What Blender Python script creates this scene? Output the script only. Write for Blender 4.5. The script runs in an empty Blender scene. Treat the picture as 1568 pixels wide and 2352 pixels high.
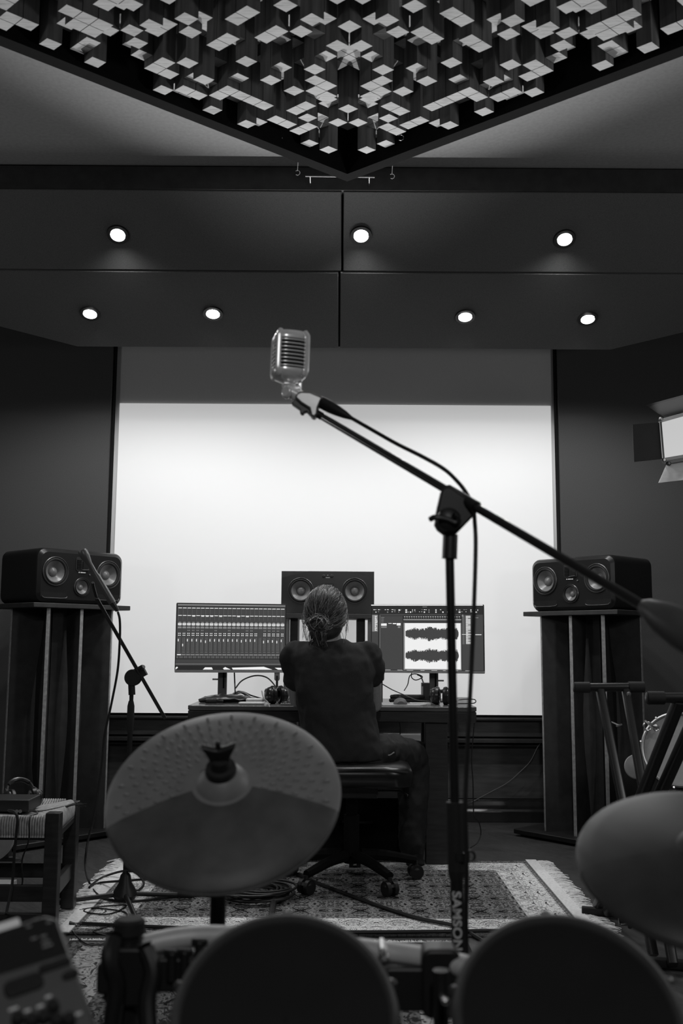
import bpy, math, random
from mathutils import Vector, Matrix, Euler, noise as mnoise
PI = math.pi
R_ = math.radians
random.seed(7)
scene = bpy.context.scene
COL = scene.collection

# ------------------------------------------------------------------ camera
CAMZ = 1.02
FPX = 2352 * 35.0 / 36.0
CAMR = Euler((PI/2 + R_(7.6), 0, 0)).to_matrix() @ Matrix.Rotation(R_(0.35), 3, 'Z')
def ray(px, py):
    return CAMR @ Vector((px - 784.0, 1176.0 - py, -FPX))
def P(px, py, Y):
    v = ray(px, py); t = Y / v.y
    return Vector((v.x*t, Y, CAMZ + v.z*t))
def PZ(px, py, z=0.0):
    v = ray(px, py); t = (z - CAMZ) / v.z
    return Vector((v.x*t, v.y*t, z))
cam_d = bpy.data.cameras.new('camera')
cam = bpy.data.objects.new('camera', cam_d); COL.objects.link(cam)
cam_d.sensor_fit = 'VERTICAL'; cam_d.sensor_height = 36; cam_d.lens = 35
cam_d.clip_start = 0.05
m4 = CAMR.to_4x4(); m4.translation = (0, 0, CAMZ); cam.matrix_world = m4
cam_d.dof.use_dof = True; cam_d.dof.focus_distance = 4.7; cam_d.dof.aperture_fstop = 4.5
scene.camera = cam
scene.view_settings.view_transform = 'Standard'
scene.view_settings.look = 'None'
scene.view_settings.exposure = 0.0
scene.view_settings.gamma = 1.0

# ------------------------------------------------------------------ materials
class NT:
    def __init__(s, name):
        s.m = bpy.data.materials.new(name); s.m.use_nodes = True
        s.t = s.m.node_tree; s.b = s.t.nodes['Principled BSDF']
        s.obj = None
    def n(s, t, **k):
        x = s.t.nodes.new(t)
        for a, b in k.items(): setattr(x, a, b)
        return x
    def put(s, v, sock):
        if hasattr(v, 'is_output') or isinstance(v, bpy.types.NodeSocket): s.t.links.new(v, sock)
        elif isinstance(v, (int, float)) and hasattr(sock.default_value, '__len__'):
            sock.default_value = (v, v, v, 1)[:len(sock.default_value)]
        else: sock.default_value = v
    def co(s):
        if s.obj is None: s.obj = s.n('ShaderNodeTexCoord').outputs['Object']
        return s.obj
    def math(s, op, a, b=0.0, c=0.0):
        x = s.n('ShaderNodeMath', operation=op)
        s.put(a, x.inputs[0]); s.put(b, x.inputs[1])
        if op in ('SMOOTH_MIN', 'MULTIPLY_ADD', 'COMPARE'): s.put(c, x.inputs[2])
        return x.outputs[0]
    def sep(s, v):
        x = s.n('ShaderNodeSeparateXYZ'); s.put(v, x.inputs[0]); return x.outputs
    def comb(s, a, b, c):
        x = s.n('ShaderNodeCombineXYZ')
        for i, q in enumerate((a, b, c)): s.put(q, x.inputs[i])
        return x.outputs[0]
    def map(s, v, scale=(1, 1, 1), rot=(0, 0, 0)):
        x = s.n('ShaderNodeMapping'); s.put(v, x.inputs[0]); x.inputs['Scale'].default_value = scale
        x.inputs['Rotation'].default_value = rot; return x.outputs[0]
    def noise(s, v, sc, det=3, rough=.5, dist=0):
        x = s.n('ShaderNodeTexNoise'); s.put(v, x.inputs['Vector']); x.inputs['Scale'].default_value = sc
        x.inputs['Detail'].default_value = det; x.inputs['Roughness'].default_value = rough
        x.inputs['Distortion'].default_value = dist; return x.outputs['Fac']
    def vor(s, v, sc, feat='F1', out='Distance'):
        x = s.n('ShaderNodeTexVoronoi', feature=feat); s.put(v, x.inputs['Vector']); x.inputs['Scale'].default_value = sc
        return x.outputs[out]
    def ramp(s, f, stops, interp='LINEAR'):
        x = s.n('ShaderNodeValToRGB'); s.put(f, x.inputs[0]); cr = x.color_ramp; cr.interpolation = interp
        while len(cr.elements) > 1: cr.elements.remove(cr.elements[-1])
        cr.elements[0].position = stops[0][0]; v = stops[0][1]; cr.elements[0].color = (v, v, v, 1)
        for p, v in stops[1:]:
            e = cr.elements.new(p); e.color = (v, v, v, 1)
        return x.outputs[0]
    def mix(s, f, a, b):
        x = s.n('ShaderNodeMix', data_type='RGBA'); s.put(f, x.inputs['Factor'])
        s.put(a, x.inputs['A'] if False else x.inputs[6]); s.put(b, x.inputs[7]); return x.outputs[2]
    def bump(s, h, st=.3, dist=.002):
        x = s.n('ShaderNodeBump'); s.put(h, x.inputs['Height']); x.inputs['Strength'].default_value = st
        x.inputs['Distance'].default_value = dist
        s.t.links.new(x.outputs[0], s.b.inputs['Normal'])

def mat(name, col, rough=.5, metal=0, spec=.5, nz=0, nscale=40, bump=0, emit=0, stretch=(1, 1, 1), coat=0, det=3):
    q = NT(name)
    q.b.inputs['Roughness'].default_value = rough; q.b.inputs['Metallic'].default_value = metal
    q.b.inputs['Specular IOR Level'].default_value = spec
    if coat: q.b.inputs['Coat Weight'].default_value = coat; q.b.inputs['Coat Roughness'].default_value = .15
    # always a little procedural variation
    f = q.noise(q.map(q.co(), stretch), nscale, det)
    a = max(nz, .08)
    q.put(q.ramp(f, [(.25, col*(1-a)), (.75, col*(1+a))]), q.b.inputs['Base Color'])
    if bump: q.bump(f, bump, .002)
    if emit:
        q.b.inputs['Emission Color'].default_value = (1, 1, 1, 1); q.b.inputs['Emission Strength'].default_value = emit
    return q.m

M = {}
M['soffit'] = mat('soffit_fabric', .11, .9, spec=.1, nz=.25, nscale=300)
M['ceiling'] = mat('ceiling_plaster', .27, .9, spec=.1, nz=.1, nscale=60)
M['wall'] = mat('wall_fabric', .085, .95, spec=.1, nz=.25, nscale=320)
M['wallgrey'] = mat('wall_paint_grey', .22, .9, spec=.15, nz=.12, nscale=200)
M['dark'] = mat('dark_void_cloth', .012, .95, spec=.05)
M['dadowood'] = mat('dado_wood', .075, .5, nz=.35, nscale=6, stretch=(1, 1, 6))
M['gloss_black'] = mat('glossy_black_paint', .02, .22, spec=.6)
M['black_metal'] = mat('black_metal', .015, .35, spec=.5)
M['black_plastic'] = mat('black_plastic', .014, .45)
M['rubber'] = mat('black_rubber', .02, .7, spec=.3, nz=.15, nscale=200)
M['cable'] = mat('cable_rubber', .012, .5)
M['speaker'] = mat('speaker_lacquer', .011, .3, spec=.5)
M['cone'] = mat('speaker_cone', .20, .3, spec=.6)
M['chrome'] = mat('chrome', .8, .27, 1)
M['satin'] = mat('satin_nickel', .32, .4, .8)
M['steel'] = mat('brushed_steel', .5, .3, 1)
M['mdfedge'] = mat('board_edge', .30, .7, nz=.3, nscale=60)
M['mdf'] = mat('dark_board', .03, .6, nz=.3, nscale=20)
M['deskwood'] = mat('dark_desk_wood', .03, .4, nz=.4, nscale=9, stretch=(1, 8, 8))
M['palewood'] = mat('pale_wood', .32, .5, nz=.3, nscale=9, stretch=(.6, 8, 14))
M['white'] = mat('white_plastic', .75, .4)
M['paper'] = mat('pale_paper', .6, .8)
M['skin'] = mat('skin', .34, .5, nz=.1, nscale=90, bump=.1)
M['hair'] = mat('hair', .035, .42, spec=.6, nz=.4, nscale=120)
M['shirt'] = mat('black_cotton', .045, .9, spec=.1, nz=.2, nscale=400)
M['trouser'] = mat('black_trouser_cloth', .022, .65, spec=.25, nz=.2, nscale=300)
M['leather'] = mat('black_leather', .012, .3, spec=.45)
M['fringe'] = mat('cotton_fringe', .85, .9, nz=.15, nscale=90)
M['bezel'] = mat('grey_bezel', .28, .4)
M['darkpad'] = mat('grey_mousepad', .35, .8)
M['cymbal'] = mat('cymbal_rubber', .22, .5, spec=.4, nz=.12, nscale=25)
M['cymbal_smooth'] = mat('cymbal_smooth_rubber', .085, .5, spec=.4, nz=.3, nscale=22)
M['padrim'] = mat('pad_rim_rubber', .075, .6, spec=.3)
M['padhead'] = mat('pad_mesh_head', .006, .6, spec=.25, nz=.3, nscale=14)
M['panel_grey'] = mat('module_panel', .10, .5)
M['label_white'] = mat('printed_white', .7, .6)
M['ink'] = mat('printed_dark', .02, .6)
M['alu'] = mat('aluminium_tube', .55, .5, .15)
M['drumhead'] = mat('drum_head', .35, .5)
M['barn'] = mat('barn_door_white', .62, .55)
def emat(name, e, base=0.02):
    q = NT(name); q.b.inputs['Base Color'].default_value = (base, base, base, 1)
    q.b.inputs['Roughness'].default_value = .5
    q.b.inputs['Emission Color'].default_value = (1, 1, 1, 1); q.b.inputs['Emission Strength'].default_value = e
    return q.m
M['e0'] = emat('display_black', .012); M['e1'] = emat('display_dark', .045); M['e2'] = emat('display_mid', .22); M['e3'] = emat('display_bright', .85)
M['bulb'] = emat('lamp_bulb', 60)
M['led'] = emat('led', 3)
M['lampface'] = emat('lamp_diffuser', .42, .5)
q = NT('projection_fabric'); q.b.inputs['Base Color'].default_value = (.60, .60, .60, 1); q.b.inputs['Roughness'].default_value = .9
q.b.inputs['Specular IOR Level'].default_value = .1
q.b.inputs['Emission Color'].default_value = (1, 1, 1, 1); q.b.inputs['Emission Strength'].default_value = .40  # projector light put into the cloth as its own glow
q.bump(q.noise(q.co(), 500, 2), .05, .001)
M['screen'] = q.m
# diffuser wood: pale block ends with streaky grain
q = NT('diffuser_block_wood')
g = q.noise(q.map(q.co(), (5, 60, 5), (0, 0, R_(8))), 3.0, 5, .7)
w = q.noise(q.co(), 9, 2)
q.put(q.ramp(q.math('ADD', q.math('MULTIPLY', g, .75), q.math('MULTIPLY', w, .3)), [(.3, .17), (.5, .45), (.7, .58)]), q.b.inputs['Base Color'])
q.b.inputs['Roughness'].default_value = .7
M['block'] = q.m
# dark plank floor with swirling grain
q = NT('dark_plank_floor')
xyz = q.sep(q.co())
pl = q.math('FLOOR', q.math('DIVIDE', q.math('ADD', xyz[0], q.math('MULTIPLY', xyz[1], .75)), .19))
fr = q.math('FRACT', q.math('DIVIDE', q.math('ADD', xyz[0], q.math('MULTIPLY', xyz[1], .75)), .19))
v2 = q.comb(q.math('ADD', q.math('MULTIPLY', xyz[0], 4.5), q.math('MULTIPLY', xyz[1], 3.4)), q.math('SUBTRACT', q.math('MULTIPLY', xyz[1], .9), q.math('MULTIPLY', xyz[0], .7)), q.math('MULTIPLY', pl, 3.7))
nn = q.noise(v2, 1.6, 3, .5, 1.2)
rings = q.math('FRACT', q.math('MULTIPLY', nn, 9.0))
rg = q.math('PINGPONG', rings, .5)
base = q.math('ADD', q.math('MULTIPLY', rg, .045), q.math('MULTIPLY', q.noise(v2, 26, 4), .05))
gap = q.math('GREATER_THAN', fr, .015)
c = q.math('MULTIPLY', q.math('ADD', base, .018), q.math('ADD', q.math('MULTIPLY', gap, .7), .3))
cc = q.comb(c, c, c)
q.put(cc, q.b.inputs['Base Color']); q.b.inputs['Roughness'].default_value = .42
q.bump(rg, .15, .001)
M['floor'] = q.m

def rugmat(name, hx, hy, dark, light, coarse):
    q = NT(name); x, y, z = q.sep(q.co())
    ax = q.math('ABSOLUTE', x); ay = q.math('ABSOLUTE', y)
    dx = q.math('SUBTRACT', hx, ax); dy = q.math('SUBTRACT', hy, ay)
    d = q.math('MINIMUM', dx, dy)
    isx = q.math('LESS_THAN', dx, dy)
    # field ornament: mirrored cells
    px = q.math('PINGPONG', q.math('ADD', x, 0.0), .115*coarse); py = q.math('PINGPONG', y, .10*coarse)
    vec = q.comb(px, py, 0.0)
    a = q.noise(vec, 13/coarse, 3, .6, 2.0); b = q.vor(vec, 15/coarse, 'DISTANCE_TO_EDGE'); c2 = q.noise(q.co(), 120, 2, .7)
    f = q.math('ADD', q.math('MULTIPLY', a, 1.0), q.math('MULTIPLY', c2, .16))
    field = q.ramp(f, [(.40, dark*.2), (.50, dark*.5), (.535, light*.8), (.56, dark*.4), (.62, dark*1.1), (.65, light*.9), (.68, dark*.3), (.78, light*.6)])
    line = q.math('LESS_THAN', b, .035)
    field = q.mix(q.math('MULTIPLY', line, .8), field, light*.5)
    # along-border coordinate
    along = q.math('ADD', q.math('MULTIPLY', isx, y), q.math('MULTIPLY', q.math('SUBTRACT', 1.0, isx), x))
    pa = q.math('PINGPONG', along, .085*coarse)
    bv = q.comb(q.math('MULTIPLY', pa, 1.0), d, 4.0)
    s = q.noise(bv, 17/coarse, 2, .5, 2.6)
    lf = q.ramp(q.math('ADD', q.math('MULTIPLY', s, 1.0), q.math('MULTIPLY', c2, .12)), [(.42, dark*.8), (.47, light*1.1), (.55, light*.9), (.575, dark*.9), (.61, light*1.15), (.68, light*.8), (.70, dark), (.76, light*.5)])
    k = q.ramp(q.math('MULTIPLY', q.noise(bv, 60/coarse, 2), 1.0), [(.42, dark*.5), (.55, light*.45), (.65, dark)])
    D = q.math('MULTIPLY', d, 4.0)
    sel1 = q.ramp(D, [(0, 0), (.06, 1), (.17, 0), (.19, 1), (.24, 0), (.86, 1), (1.0, 0)], 'CONSTANT')   # stripes
    inner = q.math('GREATER_THAN', d, .25*.86 if True else 0)
    col = q.mix(sel1, lf, k)
    edge = q.ramp(D, [(0, 1), (.06, 0), (.17, .9), (.19, 0), (.24, 0)], 'CONSTANT')
    col = q.mix(q.math('GREATER_THAN', d, .245), col, q.mix(.35, field, .0))
    col = q.mix(q.math('MULTIPLY', edge, .9), col, dark*.4)
    q.put(col, q.b.inputs['Base Color']); q.b.inputs['Roughness'].default_value = .95
    q.b.inputs['Specular IOR Level'].default_value = .05
    q.bump(c2, .5, .003)
    return q.m

# ------------------------------------------------------------------ mesh builder
def frame(d, up=Vector((0, 0, 1))):
    d = Vector(d).normalized()
    if abs(d.dot(up)) > .98: up = Vector((0, 1, 0))
    u = d.cross(up).normalized(); v = u.cross(d).normalized()
    return u, v, d
def spline(pts, k=8):
    pts = [Vector(p) for p in pts]
    if len(pts) < 3: return pts
    out = []; q = [2*pts[0]-pts[1]] + pts + [2*pts[-1]-pts[-2]]
    for i in range(1, len(q)-2):
        a, b, c, d = q[i-1:i+3]
        for j in range(k):
            t = j/k
            out.append(.5*((2*b)+(c-a)*t+(2*a-5*b+4*c-d)*t*t+(3*b-a-3*c+d)*t**3))
    out.append(pts[-1]); return out
class MB:
    def __init__(s, T=None): s.v = []; s.f = []; s.mi = []; s.T = T
    def add(s, vs, fs, mi=0):
        o = len(s.v)
        s.v += [(s.T @ Vector(p)) if s.T else Vector(p) for p in vs]
        s.f += [tuple(i+o for i in f) for f in fs]; s.mi += [mi]*len(fs)
        return s
    def box(s, c, sz, R=None, mi=0):
        hx, hy, hz = (a/2 for a in sz); c = Vector(c)
        vs = [Vector((x, y, z)) for x in (-hx, hx) for y in (-hy, hy) for z in (-hz, hz)]
        vs = [c + (R @ v if R else v) for v in vs]
        return s.add(vs, [(0, 1, 3, 2), (4, 6, 7, 5), (0, 4, 5, 1), (2, 3, 7, 6), (0, 2, 6, 4), (1, 5, 7, 3)], mi)
    def quad(s, a, b, c, d, mi=0): return s.add([a, b, c, d], [(0, 1, 2, 3)], mi)
    def cyl(s, p0, p1, r0, r1=None, n=16, mi=0):
        r1 = r0 if r1 is None else r1; p0 = Vector(p0); p1 = Vector(p1); u, v, d = frame(p1-p0)
        vs = []
        for p, r in ((p0, r0), (p1, r1)):
            for i in range(n):
                a = 2*PI*i/n; vs.append(p+u*math.cos(a)*r+v*math.sin(a)*r)
        fs = [(i, (i+1) % n, n+(i+1) % n, n+i) for i in range(n)] + [tuple(range(n-1, -1, -1)), tuple(range(n, 2*n))]
        return s.add(vs, fs, mi)
    def tube(s, pts, r, n=8, k=6, mi=0, smooth=True):
        pts = spline(pts, k) if smooth else [Vector(p) for p in pts]
        m = len(pts); vs = []; u = None
        for i, p in enumerate(pts):
            d = (pts[min(i+1, m-1)]-pts[max(i-1, 0)])
            if d.length < 1e-9: d = Vector((0, 0, 1))
            d.normalize()
            if u is None: u, v, _ = frame(d)
            else:
                u = (u - d*u.dot(d)); u.normalize(); v = d.cross(u)
            rr = r(i/(m-1)) if callable(r) else r
            for j in range(n):
                a = 2*PI*j/n; vs.append(p+u*math.cos(a)*rr+v*math.sin(a)*rr)
        fs = [(i*n+j, i*n+(j+1) % n, (i+1)*n+(j+1) % n, (i+1)*n+j) for i in range(m-1) for j in range(n)]
        fs += [tuple(range(n-1, -1, -1)), tuple(range((m-1)*n, m*n))]
        return s.add(vs, fs, mi)
    def lathe(s, prof, o=(0, 0, 0), axis=(0, 0, 1), n=40, mi=0, cap=True, sx=1, sy=1):
        o = Vector(o); u, v, d = frame(axis); vs = []
        for r, h in prof:
            for j in range(n):
                a = 2*PI*j/n; vs.append(o+d*h+u*math.cos(a)*r*sx+v*math.sin(a)*r*sy)
        m = len(prof)
        fs = [(i*n+j, i*n+(j+1) % n, (i+1)*n+(j+1) % n, (i+1)*n+j) for i in range(m-1) for j in range(n)]
        if cap: fs += [tuple(range(n-1, -1, -1)), tuple(range((m-1)*n, m*n))]
        return s.add(vs, fs, mi)
    def ell(s, c, r, n=20, m=12, R=None, mi=0):
        c = Vector(c); r = (r, r, r) if isinstance(r, (int, float)) else r; vs = []
        for i in range(1, m):
            t = PI*i/m
            for j in range(n):
                a = 2*PI*j/n; q = Vector((r[0]*math.sin(t)*math.cos(a), r[1]*math.sin(t)*math.sin(a), r[2]*math.cos(t)))
                vs.append(c+(R @ q if R else q))
        q = Vector((0, 0, r[2])); q = R @ q if R else q
        vs += [c+q, c-q]; T = len(vs)-2; B = T+1
        fs = [(i*n+j, (i+1)*n+j, (i+1)*n+(j+1) % n, i*n+(j+1) % n) for i in range(m-2) for j in range(n)]
        fs += [(T, j, (j+1) % n) for j in range(n)] + [(B, (m-2)*n+(j+1) % n, (m-2)*n+j) for j in range(n)]
        return s.add(vs, fs, mi)
    def prism(s, poly, o, u, v, w, mi=0):
        o, u, v, w = map(Vector, (o, u, v, w)); n = len(poly)
        a = [o+u*x+v*y for x, y in poly]; b = [p+w for p in a]
        fs = [tuple(range(n)), tuple(range(2*n-1, n-1, -1))] + [(i, n+i, n+(i+1) % n, (i+1) % n) for i in range(n)]
        return s.add(a+b, fs, mi)
    def loft(s, rings, mi=0):
        n = len(rings[0]); vs = [p for r in rings for p in r]; m = len(rings)
        fs = [(i*n+j, i*n+(j+1) % n, (i+1)*n+(j+1) % n, (i+1)*n+j) for i in range(m-1) for j in range(n)]
        fs += [tuple(range(n-1, -1, -1)), tuple(range((m-1)*n, m*n))]
        return s.add(vs, fs, mi)
    def build(s, name, m, parent=None, bevel=0, sharp=35, seg=2):
        me = bpy.data.meshes.new(name); o = bpy.data.objects.new(name, me); COL.objects.link(o)
        if parent is not None:
            off = Vector((0, 0, 0)); q = parent
            while q is not None: off += q.location; q = q.parent
            o.parent = parent
        else:
            lo = [min(v[i] for v in s.v) for i in range(3)]; hi = [max(v[i] for v in s.v) for i in range(3)]
            off = Vector(((lo[0]+hi[0])/2, (lo[1]+hi[1])/2, lo[2])); o.location = off
        me.from_pydata([v-off for v in s.v], [], s.f)
        for x in (m if isinstance(m, (list, tuple)) else [m]): me.materials.append(M[x] if isinstance(x, str) else x)
        me.polygons.foreach_set('material_index', s.mi)
        me.update()
        import bmesh
        b = bmesh.new(); b.from_mesh(me); bmesh.ops.recalc_face_normals(b, faces=b.faces); b.to_mesh(me); b.free()
        me.polygons.foreach_set('use_smooth', [True]*len(me.polygons))
        me.set_sharp_from_angle(angle=R_(sharp))
        if bevel:
            md = o.modifiers.new('bevel', 'BEVEL'); md.width = bevel; md.segments = seg; md.limit_method = 'ANGLE'; md.angle_limit = R_(40)
        return o
def tag(o, label=None, cat=None, group=None, kind=None):
    if label: o['label'] = label
    if cat: o['category'] = cat
    if group: o['group'] = group
    if kind: o['kind'] = kind
    return o
def thing(name, label, cat, loc=(0, 0, 0), group=None):
    o = bpy.data.objects.new(name, None); COL.objects.link(o); o.location = Vector(loc); o.empty_display_size = .05
    return tag(o, label, cat, group)
def struct(o): o['kind'] = 'structure'; return o
def copy_tree(o, parent=None):
    c = o.copy(); COL.objects.link(c)
    if parent is not None: c.parent = parent
    for ch in list(o.children): copy_tree(ch, c)
    return c
M['satin_black'] = mat('satin_black_metal', .07, .32, .6)
M['black_gloss_metal'] = mat('polished_black_tube', .02, .2, spec=.8)
M['dark_satin'] = mat('dark_satin_metal', .12, .4, .5)
E_SPOT = 20.0
M['cord'] = mat('seat_cord', .42, .85, nz=.3, nscale=60)
M['barn_fabric'] = mat('barn_door_dark', .022, .8)
E_UP = 190.0; E_SIDE = 17.0; E_FRONT = 66.0
M['satinring'] = mat('dark_satin_ring', .16, .35, .7)
M['bezel_dark'] = mat('dark_grey_metal', .11, .45)
M['desktop_gloss'] = mat('desk_top_varnish', .10, .25, spec=.6, nz=.3, nscale=6, stretch=(1, 9, 9))
M['hair_light'] = mat('hair_light', .20, .35, spec=.6)
M['screen_border'] = mat('unlit_screen_cloth', .60, .9, spec=.1, nz=.05, nscale=300)
q = NT('diffuser_block_shaded_sides'); g = q.noise(q.map(q.co(), (30, 30, 2)), 2.0, 3)
q.put(q.ramp(g, [(.3, .10), (.7, .20)]), q.b.inputs['Base Color']); q.b.inputs['Roughness'].default_value = .8  # sides darker than the ends: their shade is put into the colour
M['block_side_shaded'] = q.m
M['matt_black'] = mat('matt_black', .006, .8, spec=.15)
M['mic_chrome'] = mat('microphone_plating', .98, .25, .3, spec=.8)
M['cymbal_dark'] = mat('dark_cymbal_rubber', .045, .5, spec=.4, nz=.15, nscale=20)
M['cymbal_dark_smooth'] = mat('dark_cymbal_zone', .038, .5, spec=.4, nz=.3, nscale=18)
def cut(o, cutter):
    c = cutter.build('cutter', 'rubber'); bpy.context.view_layer.update()
    md = o.modifiers.new('cut', 'BOOLEAN'); md.operation = 'DIFFERENCE'; md.object = c; md.solver = 'EXACT'
    while o.modifiers[0] != md and o.modifiers.find('cut') > 0: o.modifiers.move(o.modifiers.find('cut'), 0)
    others = [(m.name, m.show_viewport) for m in o.modifiers if m != md]
    for m in o.modifiers:
        if m != md: m.show_viewport = False
    bpy.context.view_layer.update(); dg = bpy.context.evaluated_depsgraph_get()
    me = bpy.data.meshes.new_from_object(o.evaluated_get(dg)); old = o.data; o.data = me; me.name = old.name
    o.modifiers.remove(md)
    for m in o.modifiers: m.show_viewport = True
    bpy.data.objects.remove(c)
M['weight_rubber'] = mat('counterweight_rubber', .07, .45)
# ================================================================== ROOM
YW = 6.05
def PLN(px, py, p0, n):
    v = ray(px, py); o = Vector((0, 0, CAMZ)); t = (Vector(p0)-o).dot(n)/v.dot(n); return o+v*t
struct(MB().box((0, 2.2, -.05), (6.6, 8.4, .1)).build('floor', 'floor'))
struct(MB().box((0, YW+.05, 1.65), (6.6, .1, 3.3)).build('wall_back', 'wallgrey'))
struct(MB().box((-3.25, 2.2, 1.65), (.1, 8.4, 3.3)).build('wall_left', 'wall'))
struct(MB().box((3.25, 2.2, 1.65), (.1, 8.4, 3.3)).build('wall_right', 'wall'))
struct(MB().box((0, -1.95, 1.65), (6.6, .1, 3.3)).build('wall_front', 'wall'))
struct(MB().box((0, 2.2, 3.27), (6.6, 8.4, .1)).build('ceiling', 'ceiling'))
# fabric wall panels either side of the screen recess
xl = P(248, 1100, 5.9).x; xr = P(1286, 1100, 5.9).x
for nm, x0, x1, sg in (('trim_1', -3.2, xl, -1), ('trim_2', xr, 3.2, 1)):
    struct(MB().box(((x0+x1)/2, 5.975, 1.5), (x1-x0, .15, 3.0)).build(nm, 'wall'))
    e = x1 if sg < 0 else x0
    struct(MB().box((e-sg*.005, 5.985, 1.5), (.010, .125, 3.0)).build('trim_3' if sg < 0 else 'trim_4', 'dark'))
# soffit: two sloping fabric bands, split in the middle, dark backing behind the joints
A = Vector((0, 4.36, 3.094)); B_ = Vector((0, 4.75, 2.858)); Cc = Vector((0, 5.3, 2.634))
def band_poly(pts, nrm, name, th=.04):
    mb = MB(); n = len(pts); up = -nrm*th
    mb.add(list(pts)+[p+up for p in pts], [tuple(range(n)), tuple(range(2*n-1, n-1, -1))]+[(i, n+i, n+(i+1) % n, (i+1) % n) for i in range(n)])
    return struct(mb.build(name, 'soffit', bevel=.004))
n1 = Vector((0, (B_-A).z, -(B_-A).y)).normalized(); n2 = Vector((0, (Cc-B_).z, -(Cc-B_).y)).normalized()
if n1.z > 0: n1 = -n1
if n2.z > 0: n2 = -n2
g = .005; d1 = (B_-A).normalized()*.006; d2 = (Cc-B_).normalized()*.006
sx1 = PLN(786, 530, A, n1).x; sx2 = PLN(779, 715, Cc, n2).x
ex = Vector((1, 0, 0))
band_poly([A+ex*-3.2, A+ex*(sx1-g), B_-d1+ex*(sx1-g), B_-d1+ex*-3.2], n1, 'trim_5')
band_poly([A+ex*(sx1+g), A+ex*3.2, B_-d1+ex*3.2, B_-d1+ex*(sx1+g)], n1, 'trim_6')
cl = PLN(180, 803, Cc, n2); cl0 = PLN(0, 755, Cc, n2); dl = cl0-cl
cr = PLN(1398, 812, Cc, n2); cr0 = PLN(1568, 770, Cc, n2); dr = cr0-cr
tl = (B_.y-cl.y)/dl.y; tr = (B_.y-cr.y)/dr.y
band_poly([B_+d2+ex*(cl.x+dl.x*tl*.985), B_+d2+ex*(sx2-g), Cc+ex*(sx2-g), Vector((cl.x, Cc.y, Cc.z))], n2, 'trim_7')
band_poly([B_+d2+ex*(sx2+g), B_+d2+ex*(cr.x+dr.x*tr*.985), Vector((cr.x, Cc.y, Cc.z)), Cc+ex*(sx2+g)], n2, 'trim_8')
mb = MB(); mb.add([B_+ex*(sx2-.03)-n2*.012, B_+ex*(sx2+.03)-n2*.012, Cc+ex*(sx2+.03)-n2*.012, Cc+ex*(sx2-.03)-n2*.012, B_+ex*(sx2-.03)-n2*.03, B_+ex*(sx2+.03)-n2*.03, Cc+ex*(sx2+.03)-n2*.03, Cc+ex*(sx2-.03)-n2*.03], [(0, 1, 2, 3), (7, 6, 5, 4), (0, 4, 5, 1), (1, 5, 6, 2), (2, 6, 7, 3), (3, 7, 4, 0)]); struct(mb.build('trim_12', 'dark'))
# carcass of the soffit
mb = MB(); up = Vector((0, 0, .06))
pts = [A+Vector((0, .03, .06)), B_+up, Cc+Vector((0, -.01, .05)), Cc+Vector((0, 0, .5)), A+Vector((0, .03, .17))]
mb.prism([(p.y, p.z) for p in pts], (cl.x+.02, 0, 0), (0, 1, 0), (0, 0, 1), (cr.x-cl.x-.04, 0, 0))
for s, xx in ((-1, cl.x), (1, cr.x)):
    x2 = s*3.2
    mb.prism([(A.y+.03, A.z+.06), (B_.y, B_.z+.06), (B_.y+.01, 3.2), (A.y+.03, 3.2)], (min(x2, xx), 0, 0), (0, 1, 0), (0, 0, 1), (abs(x2-xx), 0, 0))
struct(mb.build('trim_9', 'dark'))
# recessed lip above the soffit; shadow at the ceiling step put into its colour
mb = MB(); mb.box((0, A.y+.02, A.z+.06), (6.4, .05, .11)); struct(mb.build('trim_10', 'mdf'))
# strip above screen is screen cloth without the added glow. Dado under the screen
zt = P(767, 1641, 5.99).z
mb = MB()
mb.box((0, 6.0, zt-.02), (2.9, .10, .015))                       # dark ledge
mb.box((0, 6.02, zt-.075), (2.9, .05, .10), mi=1)
mb.box((0, 5.99, zt-.145), (2.9, .10, .022)); mb.box((0, 6.0, zt-.172), (2.9, .08, .012))
mb.box((0, 6.03, (zt-.18+.13)/2), (2.9, .03, zt-.18-.13), mi=1)
struct(mb.build('trim_11', ['mdf', 'dadowood'], bevel=.003))
mb = MB()
mb.prism([(0, 0), (-.035, 0), (-.035, .06), (-.022, .075), (-.022, .1), (-.012, .115), (-.012, .125), (0, .13)], (-1.45, 6.02, 0), (0, 1, 0), (0, 0, 1), (2.9, 0, 0))
struct(mb.build('baseboard_back', 'gloss_black', bevel=.003))
# projection screen
s0 = P(262, 1280, 5.97).x; s1 = P(1271, 1240, 5.97).x; zt1 = P(767, 929, 5.97).z; zb = P(767, 1640, 5.97).z
scr = thing('projection_screen', 'large blank white projection screen glowing behind the desk', 'projection screen', ((s0+s1)/2, 5.98, zb))
mb = MB(); mb.box(((s0+s1)/2, 5.975, (zt1+zb)/2), (s1-s0, .008, zt1-zb)); mb.build('screen_fabric', 'screen', scr)
ztop = P(767, 770, 5.985).z; xa_ = P(250, 1000, 5.985).x; xb_2 = P(1284, 1000, 5.985).x
mb = MB(); mb.box(((xa_+xb_2)/2, 5.986, (ztop+zb)/2), (xb_2-xa_, .006, ztop-zb)); mb.build('unlit_border', 'screen_border', scr)
mb = MB(); mb.box(((s0+s1)/2, 6.005, (zt1+zb)/2), (s1-s0+.01, .03, zt1-zb)); mb.build('screen_backing', 'wallgrey', scr)

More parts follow.
